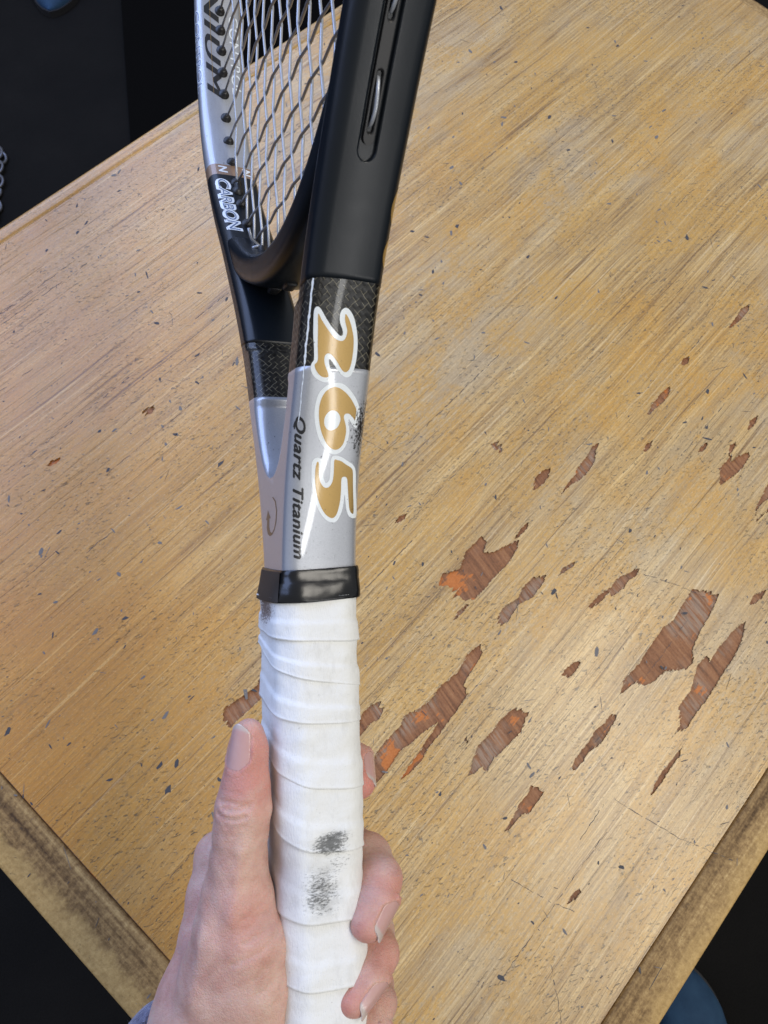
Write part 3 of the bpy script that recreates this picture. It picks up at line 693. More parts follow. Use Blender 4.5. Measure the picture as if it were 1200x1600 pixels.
gs = obj('grommet_strip', V, flip(grid_faces(len(hh), len(nn))), RUBBER, racket)
for a, b in SL:
    P = []
    for t in np.linspace(0, 1, 21):
        h = a+.0012+(b-a-.0024)*t; lift = -.0026+.0033*math.sin(math.pi*min(1, max(0, t)))**.45
        P.append(near_face(h, GC+.00012*math.sin(6*t), lift))
    V, F = tube(P, .00056, 10); obj('string_loop', V, F, STR_M, racket)

# --- printed marks: flat shapes laid on the lacquer
def subdivide(verts, faces, step):
    bm = bmesh.new(); vs_ = [bm.verts.new((x, y, 0)) for x, y in verts]
    for f in faces:
        try: bm.faces.new([vs_[i] for i in f])
        except ValueError: pass
    P = np.array(verts)
    for ax in (0, 1):
        lo, hi = P[:,ax].min(), P[:,ax].max(); no = Vector((1,0,0)) if ax == 0 else Vector((0,1,0))
        for c in np.arange(lo+step, hi, step):
            bmesh.ops.bisect_plane(bm, geom=bm.verts[:]+bm.edges[:]+bm.faces[:], dist=1e-7, plane_co=no*c, plane_no=no)
    bmesh.ops.triangulate(bm, faces=[f for f in bm.faces if len(f.verts) > 4])
    bm.verts.index_update(); v = [tuple(x.co[:2]) for x in bm.verts]; f = [tuple(q.index for q in p.verts) for p in bm.faces]; bm.free(); return v, f
def decal(name, verts2, faces, fn, mat, parent, step=.0009):
    v, f = subdivide(verts2, faces, step)
    o = obj(name, [fn(*p) for p in v], f, mat, parent); return o
def poly_fill(loops):
    me = flat_fill(loops); v = [(x.co.x, x.co.y) for x in me.vertices]; f = [tuple(p.vertices) for p in me.polygons]; bpy.data.meshes.remove(me)
    # the curve fill gives front and back; keep one side
    seen, g = set(), []
    for p in f:
        k = tuple(sorted((round(v[i][0], 7), round(v[i][1], 7)) for i in p))
        if k not in seen: seen.add(k); g.append(p)
    return v, g
def smooth_loop(P, k=3):
    P = np.asarray(P, float); n = len(P); out = []
    for i in range(n):
        a, b, c, d = P[i-1], P[i], P[(i+1) % n], P[(i+2) % n]
        for t in np.arange(k)/k: out.append(.5*((2*b)+(c-a)*t+(2*a-5*b+4*c-d)*t*t+(3*b-3*c+d-a)*t**3))
    return out
def text2d(body, L, H, shear=0., bold=0., spacing=1.):
    """glyph shapes scaled into the box 0..L by 0..H"""
    cu = bpy.data.curves.new('tmp', 'FONT'); cu.body = body; cu.shear = shear; cu.offset = bold; cu.space_character = spacing; cu.resolution_u = 4; cu.fill_mode = 'FRONT'
    o = bpy.data.objects.new('tmp', cu); COL.objects.link(o); bpy.context.view_layer.update()
    me = bpy.data.meshes.new_from_object(o.evaluated_get(bpy.context.evaluated_depsgraph_get())); bpy.data.objects.remove(o); bpy.data.curves.remove(cu)
    v = np.array([x.co[:2] for x in me.vertices]); f = [tuple(p.vertices) for p in me.polygons]; bpy.data.meshes.remove(me)
    lo, hi = v.min(0), v.max(0); v = (v-lo)/(hi-lo)*[L, H]; return [tuple(p) for p in v], f
TWO_W = [(78.95,-9.78),(80.46,-9.75),(81.21,-9.31),(81.34,-8.7),(80.91,-7.91),(79.52,-6.74),(77.68,-5.16),(76.04,-3.57),(74.96,-2.18),(74.06,-0.88),(74.06,-0.2),(74.7,0.05),(75.79,-0.26),(77.09,-1.01),(78.35,-1.52),(79.75,-1.63),(80.91,-1.32),(81.65,-0.59),(81.85,0.36),(81.31,1.44),(80.11,2.63),(78.29,3.69),(75.95,4.58),(73.32,5.26),(70.64,5.6),(68.16,5.65),(66.02,5.47),(64.11,5.02),(62.69,4.22),(62.26,3.09),(62.5,1.87),(63.26,0.69),(64.2,-0.38),(65.38,-1.47),(66.55,-2.52),(67.18,-3.39),(66.72,-3.58),(65.39,-3.23),(64.19,-2.57),(63.23,-2.06),(62.11,-2.04),(61.08,-2.42),(60.46,-3.2),(60.39,-4.32),(60.7,-5.75),(61.4,-7.21),(62.43,-8.36),(63.61,-9.02),(64.57,-9.17),(65.58,-8.96),(66.36,-8.44),(67.21,-8.39),(70.57,-8.81),(73.38,-9.31),(76.42,-9.58)]
TWO_G = [(79.46,-8.52),(78.06,-7.36),(76.32,-5.8),(74.57,-4.07),(73.25,-2.52),(72.74,-1.33),(72.58,-0.17),(73.02,0.77),(74.27,1.32),(75.72,1.34),(77.34,0.66),(78.73,0.17),(80.14,0.14),(79.5,1.0),(77.93,2.09),(75.84,3.06),(73.47,3.85),(70.55,4.18),(68.08,4.17),(66.07,3.97),(64.54,3.52),(63.74,2.59),(63.94,1.54),(64.88,0.54),(66.54,-0.82),(67.81,-2.11),(68.59,-3.19),(68.77,-4.05),(68.35,-4.83),(67.35,-5.13),(66.01,-4.92),(64.58,-4.25),(63.38,-3.55),(62.41,-3.21),(61.89,-3.51),(61.82,-4.63),(62.23,-5.92),(63.38,-7.16),(64.44,-7.82),(65.29,-7.97),(66.08,-7.32),(67.31,-7.18),(70.67,-7.65),(75.4,-8.11)]
SIX_W = [(60.44,-0.34),(60.41,1.41),(59.6,3.29),(58.14,5.15),(56.27,6.95),(54.22,8.34),(52.4,9.1),(50.55,9.06),(48.7,8.79),(47.24,8.75),(47.16,7.97),(48.16,6.89),(49.67,5.44),(47.35,5.91),(44.96,6.24),(42.27,5.81),(40.1,4.68),(39.01,3.27),(38.59,1.8),(39.1,-0.05),(40.54,-1.98),(42.62,-3.65),(45.21,-4.94),(48.29,-6.0),(51.35,-6.49),(54.16,-6.39),(56.72,-5.85),(58.43,-4.65),(59.66,-3.1),(60.24,-1.75)]
SIX_G = [(59.05,-1.32),(59.19,-0.04),(58.64,1.65),(57.45,3.59),(55.96,5.31),(54.19,6.79),(52.64,7.79),(51.07,7.87),(49.36,7.75),(50.01,7.09),(51.17,5.69),(51.4,4.58),(50.99,3.73),(49.94,3.72),(48.38,4.39),(46.28,4.98),(44.14,4.95),(41.99,4.46),(40.63,3.39),(40.08,2.09),(40.33,0.71),(41.11,-0.57),(42.68,-1.92),(44.75,-3.17),(47.07,-4.15),(49.64,-4.82),(52.19,-5.12),(54.24,-5.0),(56.3,-4.4),(58.02,-3.19)]
SIX_C = [(52.19,-0.73),(51.82,1.07),(50.43,2.3),(48.87,2.51),(47.01,1.7),(46.12,0.03),(46.26,-1.46),(47.4,-2.61),(48.94,-3.02),(50.25,-2.81),(51.57,-1.96)]
FIVE_W = [(33.71,-5.7),(35.33,-5.77),(36.69,-5.37),(37.45,-4.29),(37.29,-3.11),(36.5,-2.01),(34.87,-1.57),(32.68,-1.53),(31.03,-1.34),(29.79,-0.86),(29.31,-0.38),(29.79,0.34),(30.76,0.72),(32.7,0.8),(35.17,0.7),(37.08,0.75),(38.04,1.26),(38.19,2.75),(37.65,4.66),(36.55,6.65),(35.43,8.68),(34.0,9.85),(32.0,10.46),(29.44,10.75),(26.57,11.05),(23.64,11.6),(20.67,12.11),(18.29,12.43),(17.41,11.43),(17.53,9.98),(18.17,8.75),(19.64,7.86),(21.94,7.24),(25.08,6.77),(25.09,6.55),(22.53,6.4),(19.98,5.92),(18.0,5.08),(16.6,4.05),(16.3,2.51),(16.97,0.64),(18.42,-0.94),(20.7,-2.54),(23.51,-3.87),(26.85,-4.88),(30.16,-5.44)]
FIVE_G = [(36.05,-4.02),(35.79,-3.41),(33.76,-3.18),(31.57,-3.0),(29.64,-2.34),(28.12,-1.2),(27.84,0.02),(28.39,1.04),(29.92,1.84),(32.15,2.06),(34.35,1.99),(36.82,1.93),(36.83,2.9),(36.42,4.48),(35.45,6.14),(34.33,8.16),(33.2,9.01),(29.55,9.43),(25.27,9.9),(21.81,10.33),(19.07,10.45),(19.29,9.52),(20.47,8.78),(23.06,8.29),(26.2,7.84),(29.03,7.43),(30.86,7.05),(31.43,6.05),(31.02,5.15),(29.62,5.01),(26.81,5.16),(23.7,5.06),(20.87,4.61),(18.61,3.8),(17.73,2.44),(18.39,0.88),(19.54,-0.39),(21.82,-1.86),(25.19,-3.23),(29.35,-4.17),(33.74,-4.4)]
def on_near(lift): return lambda h, n: near_face(h, n, lift)
for nm, wl, gl in (('numeral_two', TWO_W, TWO_G), ('numeral_six', SIX_W, SIX_G), ('numeral_five', FIVE_W, FIVE_G)):
    a = np.array(smooth_loop(np.array(wl)/1000)); a[:,1] = np.clip(a[:,1], -.0128, .0128)
    v, f = poly_fill([a]); w_ = decal(nm, v, f, on_near(.00006), WHITE, racket); w_['label'] = 'white outlined gold '+nm.replace('numeral_', 'number ')+' printed on the shaft'
    b = np.array(smooth_loop(np.array(gl)/1000)); b[:,1] = np.clip(b[:,1], -.0124, .0124)
    loops = [b]+([smooth_loop(np.array(SIX_C)/1000)] if nm == 'numeral_six' else [])
    v, f = poly_fill(loops); decal('gold_fill', v, f, on_near(.00012), GOLD, w_)
# general place on the beam: arc length q round the section, measured from the middle of the inner face towards -z or +z
def perim(h, side, sign, q, lift=.00006, outer=False):
    S = section(h); S = S[S[:,1]*sign >= -1e-9] if False else S
    n0 = len(S); half = [p for p in S if p[1]*sign >= -1e-6]
    # order from the outer middle round to the inner middle
    ang = [math.atan2(abs(p[1]), thick(h)/2-p[0]) for p in half]; half = [p for _, p in sorted(zip(ang, half), key=lambda z: z[0])]
    P = np.array(half)
    if not outer: P = P[::-1]
    l = np.r_[0, np.cumsum(np.linalg.norm(np.diff(P, axis=0), axis=1))]
    s1 = 1.
    if q < 0: q = -q; s1 = -1.
    d, n = np.interp(q, l, P[:,0]), np.interp(q, l, P[:,1])*s1
    e = .0002; d1, n1 = np.interp(q+e, l, P[:,0]), np.interp(q+e, l, P[:,1])*s1; d2, n2 = np.interp(max(0, q-e), l, P[:,0]), np.interp(max(0, q-e), l, P[:,1])*s1
    td, tn = d1-d2, n1-n2; L = math.hypot(td, tn)+1e-12; nd, nnn = tn/L, -td/L
    c = (thick(h)/2, 0.)
    if nd*(d-c[0])+nnn*(n-c[1]) < 0: nd, nnn = -nd, -nnn
    d += nd*lift; n += nnn*lift; b0, m = base_frame(h, side)
    return (b0[0]+m[0]*d, b0[1]+m[1]*d, n)
VV_, FF_ = [], []
for k, (dx, dy) in enumerate(((0,0),(.00022,.00003),(.00044,0),(.00022,-.00014),(.00022,.00016))):   # heavy weight: the strokes are widened
    v, f = text2d('Quartz Titanium', .0450, .0040, .28, 0., 1.06); v, f = subdivide(v, f, .0009); b = len(VV_)
    VV_ += [perim(.0497-x-dx, 1, -1, .0131-.0021*(x/.0450)-y-dy, .00007+k*.000004, True) for x, y in v]; FF_ += [tuple(i+b for i in p) for p in f]
o = obj('lettering', VV_, FF_, INK, racket); o['label'] = 'black italic words Quartz Titanium along the silver shaft'
# ridge highlight painted as a pale line on the near arm's worn left arris
left_e, right_e = [], []
for h in np.linspace(.0885, .0480, 90):
    qm = .0112+.00022*mnoise.noise(Vector((h*420, 3, 1))); w_ = (.00030 if h > H_CARB0 else .00014)*(1+.9*mnoise.noise(Vector((h*900, 7, 2)))); left_e.append(perim(h, 1, -1, qm+w_, .00010, True)); right_e.append(perim(h, 1, -1, qm-w_, .00010, True))
VV_ = left_e+right_e; obj('ridge_highlight', VV_, [(i, i+1, 90+i+1, 90+i) for i in range(89)], WHITE, racket)
def far_text(name, body, h0, h1, q0, q1, mat, shear=.2, bold=.02, lift=.00006, spacing=1., parent=None, tilt=0.):
    L, H = abs(h0-h1), abs(q0-q1); v, f = text2d(body, L, H, shear, bold, spacing)
    return decal(name, v, f, lambda x, y: perim(h0-x, -1, -1, q0-y+tilt*x/L, lift), mat, parent or hoop, .0012)
o = far_text('lettering', 'CARBON', .1785, .1420, .0102, .0028, WHITE, .12, .06, .00006, .95); o['label'] = 'white word CARBON on the black inner hoop'
far_text('lettering_core', 'CARBON', .1779, .1426, .0088, .0040, PALE, .12, -.012, .00012, .95, o)
o = far_text('lettering', 'CONTROL', .2830, .2370, .0152, .0098, WHITE, .0, .035, .00006, 1.); o['label'] = 'white word CONTROL on the rim of the hoop'
far_text('lettering_core', 'CONTROL', .2824, .2376, .0142, .0108, PALE, .0, -.012, .00012, 1., o)
VV_, FF_ = [], []
for k, dx in enumerate((0, .0007, .0014)):                  # heavy italic strokes
    v, f = text2d('TITANIUM', .1150, .0076, .30, 0., 1.12); v, f = subdivide(v, f, .0012); b = len(VV_)
    VV_ += [perim(.3490-x-dx, -1, -1, .0082-y, .00006+k*.000005) for x, y in v]; FF_ += [tuple(i+b for i in p) for p in f]
o = obj('lettering', VV_, FF_, INK, hoop); o['label'] = 'dark italic word ending in NIUM on the silver inner hoop'
far_text('lettering', 'N', .1875, .1830, .0072, .0030, WHITE, .1, .03)
far_text('lettering', 'N', .1875, .1830, -.0045, -.0085, WHITE, .1, .03)
v, f = text2d('CONTROL', .046, .005, 0, .0); o = decal('lettering', v, f, lambda x, y: perim(.2830-x, -1, 1, .0045+y, .00006), WHITE, hoop, .0012)
v, f = poly_fill([[(.2355,-.0052),(.30,-.0052),(.30,-.0050),(.2355,-.0050)]]); decal('gold_line', v, f, lambda h, q: perim(h, -1, -1, -q, .00013), GOLD, hoop, .002)
# gold letters on the far flank of the near arm
for h0, h1 in ((.1035,.1130), (.0925,.1012)):
    c, rx = (h0+h1)/2, (h1-h0)/2; ring = lambda k: [(c+rx*k*math.cos(a), .0148+.0046*k*math.sin(a)) for a in np.linspace(0, 2*math.pi, 33)[:-1]]
    v, f = poly_fill([ring(1.), ring(.58)]); decal('gold_letter', v, f, lambda h, q: perim(h, 1, 1, q, .00006, True), GOLD, hoop)
# bronze swirl arrow on the flat of the shaft
SW = [(262,650),(275,590),(291,640),(283,643),(281,690),(286,722),(297,733),(311,705),(320,660),(324,600),(318,545),(303,516),(307,512),(323,540),(330,600),(325,665),(313,715),(299,742),(284,752),(271,738),(265,700),(269,652)]
def on_flat(p): return (.0233-(p[1]-560)/4/4.36/1000, -.0061+(p[0]-268)/4*.00084)
v, f = poly_fill([[on_flat(p) for p in SW]]); decal('swirl_arrow', v, f, lambda h, w: (h, w, -float(beam(h))-.00007), BROWN, shaft)

# --- collar tape and wrapped grip
GN = -.0010
def octa(phi, grow=0., bev=0.):
    c, s = np.abs(np.cos(phi)), np.abs(np.sin(phi)); aw, an, ab = .0165+grow, .0148+grow, .0255+bev+grow*1.41; p = 16
    return ((c/aw)**p+(s/an)**p+((c+s)/ab)**p)**(-1/p)
ph = np.linspace(0, 2*math.pi, 97)[:-1]
def shaft_r(a):                                          # outline of the shaft end in polar form
    c, s_ = abs(math.cos(a)), abs(math.sin(a)); aw, an, rc = .0159, .0133, .0042
    r = min(aw/max(c, 1e-6), an/max(s_, 1e-6)); x, y = r*c, r*s_
    if x > aw-rc and y > an-rc:
        cx, cy = aw-rc, an-rc; bq = cx*c+cy*s_; r = bq+math.sqrt(max(0, bq*bq-(cx*cx+cy*cy-rc*rc)))
    return r
def collar_r(a, k):
    o_ = float(octa(np.array(a), .0009)); x, y = o_*math.cos(a), o_*math.sin(a)+GN; og = math.hypot(x, y)
    return max(shaft_r(a)+.00045, shaft_r(a)*(1-k)+.00045+(og-.00045)*k) if k < 1 else max(shaft_r(a)+.00045, og)
V = []; rows = [(.0012,0,-.0012),(.0012,0,0),(.0009,.05,.0002),(-.0005,.15,.0003),(-.0030,.4,.0003),(-.0034,.45,.00055),(-.0070,.8,.0006),(-.0090,1,.0006),(-.0096,1,.0004),(-.0098,1,-.0010)]
for h, k, g in rows:
    for a in ph:
        q = collar_r(a, k)+g+.00010*math.sin(3*a+h*900)+.00007*math.sin(7*a-h*1500); V.append((h+.0005*math.sin(a-.6), q*math.cos(a), q*math.sin(a)))
col = obj('collar_tape', V, flip(grid_faces(len(rows), 96, True)), TAPE, racket); col['label'] = 'glossy black tape collar above the white grip'
# the tape end overlapping on the left corner
V = []
for h in np.linspace(.0006, -.0094, 9):
    for a in np.linspace(math.radians(-128), math.radians(-50), 24):
        k = float(np.interp(-h, [-.001,.009], [0,1])); r = collar_r(a, k)+.00085; V.append((h+.0005*math.sin(a-.6), r*math.cos(a), r*math.sin(a)))
obj('tape_end', V, flip(grid_faces(9, 24)), plain('dusty_tape', (.030,.024,.019), .6), col)
EDGE = np.array([(-835,2),(-655,-1),(-475,-4),(-295,-7),(-115,-20.2),(-20,-22.8),(65,-25),(245,-25.3),(290,-30.5),(340,-35.6),(425,-41.3),(605,-44),(650,-47),(700,-50),(785,-52.8),(965,-60.7),(1010,-64.5),(1060,-71.4),(1145,-75.6),
    (1325,-80.9),(1370,-85),(1420,-92.2),(1505,-96.2),(1685,-107.3),(1730,-112.4),(1780,-115.5),(1865,-118),(2045,-131),(2090,-134),(2140,-137.5),(2225,-139.5),(2405,-156),(2585,-164),(2765,-180),(2945,-188),(3125,-203),(3400,-206)], float)
ed = np.linspace(-835, 3400, 4236); eh = np.interp(ed, EDGE[:,0], EDGE[:,1]); ker = np.hanning(41); ker /= ker.sum(); eh = np.convolve(np.pad(eh, 20, mode='edge'), ker, 'valid')
def edge_h(deg): return np.interp(deg, ed, eh)/1000
V = []
for h in np.linspace(-.008, -.204, 30):
    for a in ph: r = float(octa(a, -.0012)); V.append((h, r*math.cos(a), r*math.sin(a)+GN))
core_g = obj('grip_core', V, caps(flip(grid_faces(30, 96, True)), 30, 96), RUBBER, racket)
bm = bmesh.new(); bmesh.ops.create_cone(bm, cap_ends=True, segments=8, radius1=.0175, radius2=.0172, depth=.010)
for v in bm.verts: v.co = Vector((-.208+v.co.z, v.co.x, v.co.y))
bmesh.ops.bevel(bm, geom=bm.edges[:], offset=.0015, segments=2, affect='EDGES'); bm_obj('butt_cap', bm, RUBBER, racket, True)
for k in range(-1, 10):
    V = []; NP, NR = 120, 30; p0 = 160+360*(k-1)
    for i in range(NR+3):
        for j in range(NP+1):
            deg = p0+360*j/NP; lo, up = min(edge_h(deg), -.0084), min(edge_h(deg-360), -.0075); up = max(up, lo+.0008); a = math.radians(deg)
            x = min(1, i/(NR)); h = up+.0012*0+(lo-up)*x
            ov = min(1, max(0, (x-.52)/.14)); ov = ov*ov*(3-2*ov)
            sag = .00062*mnoise.noise(Vector((h*55, math.cos(a)*.9, math.sin(a)*.9+k*3)))+.00034*mnoise.noise(Vector((h*190, math.cos(a)*2.2, math.sin(a)*2.2)))
            g = .00045+.00055*ov+sag+.00018*math.exp(-((1-x)/.04)**2)
            if i == NR+1: g -= .0005; h -= .00003
            if i == NR+2: g -= .0014; h += .0002
            r = float(octa(a, g)); V.append((h, r*math.cos(a), r*math.sin(a)+GN))
    obj('grip_wrap', V, flip(grid_faces(NR+3, NP+1)), GRIP, core_g)


# ------------------------------------------------------------------ the hand that holds the racket
def px(u, v, z): return np.array([(u-600)/1156*z, (v-800)/1156*z, z])*1000.     # millimetres in the viewer's frame: right, down, away
def chain(pts): return [(px(u, v, z), r) for u, v, z, r in pts]
THUMB = chain([(389,1146,.2465,5.0),(388,1168,.2462,6.2),(386,1195,.2460,6.6),(384,1228,.2458,7.9),(380,1262,.2456,9.1),(376,1300,.2460,8.7),(373,1345,.2468,9.3),(370,1395,.2480,10.8)])
META1 = chain([(370,1395,.2480,10.8),(366,1450,.2485,13.2),(352,1530,.253,15.5),(345,1620,.260,17.5)])
THENAR = chain([(378,1425,.2475,10.2),(391,1475,.2470,12.0),(398,1535,.2475,12.0),(394,1600,.250,12.5),(385,1680,.256,14)])
META2 = chain([(342,1338,.2800,8.6),(333,1400,.2750,9.6),(328,1465,.2690,10.8),(322,1540,.2660,14.0),(318,1620,.2680,17.5)])
PALM = [chain([(356,1405,.292,9.5),(350,1500,.280,13),(345,1600,.272,18)]), chain([(370,1480,.297,9.5),(372,1560,.285,14),(365,1640,.275,19)]),
        chain([(392,1550,.296,9.5),(400,1620,.284,15),(380,1700,.276,19)])]
ARM = chain([(338,1610,.2655,22.5),(340,1760,.272,25),(345,1950,.285,29),(350,2300,.31,34)])
INDEX = chain([(342,1338,.2800,8.8),(420,1285,.2905,8.8),(498,1232,.2905,8.2),(540,1192,.2800,7.0),(556,1190,.2720,6.4),(561,1222,.2650,6.0)])
MIDDLE = chain([(356,1405,.292,9.2),(450,1370,.2965,9.2),(545,1325,.2880,8.8),(575,1340,.2740,8.4),(594,1374,.2600,7.5),(588,1410,.2535,7.0),(574,1443,.2490,5.9)])
RING = chain([(370,1480,.297,9.0),(465,1465,.2970,9.0),(555,1435,.2885,8.6),(580,1455,.2720,8.0),(590,1490,.2600,7.2),(575,1525,.2535,6.9),(552,1560,.2490,5.7)])
PINKY = chain([(392,1550,.296,8.4),(480,1545,.2950,8.0),(560,1520,.2860,7.4),(585,1538,.2715,6.7),(592,1566,.2610,6.1),(580,1605,.2550,5.8),(562,1640,.2510,5.0)])

lo = np.array([-98., 62., 222.]); hi = np.array([12., 290., 330.]); VX = .72
dims = np.ceil((hi-lo)/VX).astype(int)
def sd_chain(ch, pad=9.):
    """signed distance of a tapered chain, evaluated only near it"""
    D = np.full(dims, 40., np.float32)
    for (a, ra), (b, rb) in zip(ch[:-1], ch[1:]):
        m0 = np.minimum(a-ra, b-rb)-pad; m1 = np.maximum(a+ra, b+rb)+pad
        i0 = np.clip(((m0-lo)/VX).astype(int), 0, dims); i1 = np.clip(((m1-lo)/VX).astype(int)+1, 0, dims)
        if (i1 <= i0).any(): continue
        ax = [lo[k]+VX*np.arange(i0[k], i1[k], dtype=np.float32) for k in range(3)]
        X, Y, Z = ax[0][:,None,None], ax[1][None,:,None], ax[2][None,None,:]
        ab = b-a; L2 = ab@ab
        t = np.clip(((X-a[0])*ab[0]+(Y-a[1])*ab[1]+(Z-a[2])*ab[2])/L2, 0, 1)
        d = np.sqrt((X-a[0]-t*ab[0])**2+(Y-a[1]-t*ab[1])**2+(Z-a[2]-t*ab[2])**2)-(ra+t*(rb-ra))
        sl = tuple(slice(i0[k], i1[k]) for k in range(3)); D[sl] = smin(D[sl], d.astype(np.float32), 2.2)
    return D
def smin(a, b, k):
    h = np.clip(.5+.5*(b-a)/k, 0, 1); return b*(1-h)+a*h-k*h*(1-h)
palm = smin(sd_chain(META1), sd_chain(THENAR), 6.)
meta2 = sd_chain(META2)
for ch in PALM: meta2 = smin(meta2, sd_chain(ch), 6.)
palm = smin(palm, meta2, 5.); palm = smin(palm, sd_chain(ARM), 12.)
palm = smin(palm, sd_chain(THUMB), 4.)
fing = sd_chain(INDEX)
for ch in (MIDDLE, RING, PINKY): fing = smin(fing, sd_chain(ch), .9)
D = smin(palm, fing, 2.2); del palm, meta2, fing
def surface_nets(D):
    s = D < 0; nx, ny, nz = D.shape
    c = s[:-1,:-1,:-1].astype(np.int8)
    tot = np.zeros((nx-1,ny-1,nz-1), np.int8)
    for i in (0,1):
        for j in (0,1):
            for k in (0,1): tot += s[i:nx-1+i, j:ny-1+j, k:nz-1+k]
    act = np.argwhere((tot > 0) & (tot < 8)); idx = -np.ones(tot.shape, np.int64); idx[tuple(act.T)] = np.arange(len(act))
    acc = np.zeros((len(act),3)); cnt = np.zeros(len(act)); cor = [(i,j,k) for i in (0,1) for j in (0,1) for k in (0,1)]
    val = {q: D[act[:,0]+q[0], act[:,1]+q[1], act[:,2]+q[2]] for q in cor}
    for q in cor:
        for axx in range(3):
            if q[axx]: continue
            r = list(q); r[axx] = 1; a, b = val[q], val[tuple(r)]; m = (a < 0) != (b < 0); t = np.where(m, a/(a-b+1e-12), 0)
            p = np.tile(np.array(q, float), (len(act),1)); p[:,axx] += t; acc[m] += p[m]; cnt[m] += 1
    V = act+acc/cnt[:,None]; F = []
    for axx in range(3):
        o1, o2 = [(1,2),(2,0),(0,1)][axx]
        a = s; sl0 = [slice(None)]*3; sl1 = [slice(None)]*3; sl0[axx] = slice(0,-1); sl1[axx] = slice(1,None)
        cross = np.argwhere(a[tuple(sl0)] != a[tuple(sl1)])
        cross = cross[(cross[:,o1] > 0) & (cross[:,o2] > 0) & (cross[:,o1] < D.shape[o1]-1) & (cross[:,o2] < D.shape[o2]-1)]
        neg = s[tuple(cross.T)]; e1 = np.zeros(3, int); e1[o1] = 1; e2 = np.zeros(3, int); e2[o2] = 1
        q = np.stack([idx[tuple((cross-e1-e2).T)], idx[tuple((cross-e2).T)], idx[tuple(cross.T)], idx[tuple((cross-e1).T)]], 1)
        q[~neg] = q[~neg][:,::-1]; F.append(q)
    F = np.vstack(F); return V, F[(F >= 0).all(1)]
V, F = surface_nets(D)
# smooth out the grid and read normals from the field
E2 = np.vstack([F[:,[0,1]],F[:,[1,2]],F[:,[2,3]],F[:,[3,0]]]); E2 = np.vstack([E2, E2[:,::-1]])
def relax(V, lam):
    acc = np.zeros_like(V); n = np.zeros(len(V))
    for k in range(3): acc[:,k] = np.bincount(E2[:,0], V[E2[:,1],k], len(V))
    n = np.bincount(E2[:,0], minlength=len(V)); return V+lam*(acc/np.maximum(n,1)[:,None]-V)
for _ in range(5): V = relax(V, .55); V = relax(V, -.45)
P = lo+V*VX
def normals(P):
    N = np.zeros_like(P); n = np.cross(P[F[:,2]]-P[F[:,0]], P[F[:,3]]-P[F[:,1]])
    for k in range(4):
        for c in range(3): N[:,c] += np.bincount(F[:,k], n[:,c], len(P))
    return N/(np.linalg.norm(N, axis=1)[:,None]+1e-9)
N = normals(P)
uvp = np.c_[600+1156*P[:,0]/P[:,2], 800+1156*P[:,1]/P[:,2]]
front = np.clip(-N[:,2]*1.4, 0, 1)
def seg_groove(pts, depth, width, mask):
    """a skin fold: polyline given in 3-D millimetres"""
    global P
    best = np.full(len(P), 1e9)
    for a, b in zip(pts[:-1], pts[1:]):
        ab = b-a; t = np.clip(((P-a)@ab)/(ab@ab), 0, 1); best = np.minimum(best, np.linalg.norm(P-a-t[:,None]*ab, axis=1))
    P = P-N*(depth*np.exp(-(best/width)**2)*mask)[:,None]
def fold(line, depth, width):
    pts = []
    for u, v in line:                                   # drop each point on the nearest skin facing the viewer
        k = np.argmin((uvp[:,0]-u)**2+(uvp[:,1]-v)**2+np.where(N[:,2] > -.15, 1e5, 0)+(P[:,2]-240)*2); pts.append(P[k].copy())
    seg_groove(pts, depth, width, front)
fold([(342,1251),(360,1254),(378,1258),(392,1256)], .75, .75)
fold([(346,1262),(362,1266),(376,1267),(388,1263)], .70, .65)
fold([(339,1272),(350,1280),(366,1282),(382,1279)], .85, .80)
fold([(350,1258),(358,1262),(352,1270)], .25, .6)
fold([(346,1304),(372,1304)], .14, .7)
for l, d in (([(428,1440),(405,1462),(380,1475)],.28), ([(436,1455),(410,1485),(375,1505),(358,1510)],.36), ([(444,1483),(420,1510),(396,1530)],.34), ([(447,1510),(425,1540),(400,1555)],.24), ([(415,1405),(398,1425),(380,1435)],.20), ([(446,1550),(420,1575)],.2)): fold(l, d*1.4, .8)
for l in ([(570,1352),(583,1358)], [(604,1365),(618,1362)], [(573,1480),(585,1483)]): fold(l, .22, .8)
def ridge(line, height, width):
    fold(line, -height, width)
ridge([(378,1330),(372,1390),(362,1440)], .9, 2.6)                       # thumb tendon
fold([(322,1388),(330,1425),(338,1470),(344,1510)], 1.0, 5.0)              # hollow behind it
ridge([(318,1440),(312,1500),(300,1560)], .6, 3.0)
fold([(395,1432),(420,1425)], .5, .9); fold([(352,1236),(372,1240)], .25, .6); fold([(350,1290),(384,1290)], .28, .7); fold([(352,1318),(380,1320)], .2, .7)
N = normals(P)
# slow unevenness of flesh
nz = np.array([mnoise.noise(Vector(p*.09))+.5*mnoise.noise(Vector(p*.23)) for p in P]); P = P+N*(nz*.22)[:,None]
# redder skin at fingertips, knuckles and the ball of the thumb
def near3(c, r): return np.exp(-(np.linalg.norm(P-c, axis=1)/r)**2)
flush = np.zeros(len(P))
for c, r, a in ((px(392,1215,.240),12,.80),(px(400,1165,.243),8,.7),(px(395,1440,.235),11,.40),(px(560,1470,.245),11,.6),(px(535,1575,.245),11,.8),(px(610,1395,.255),10,.7),(px(566,1225,.262),12,1.),(px(600,1500,.257),10,.6),(px(300,1530,.26),14,.35),(px(590,1330,.28),12,.3)):
    flush = np.maximum(flush, a*near3(c, r))
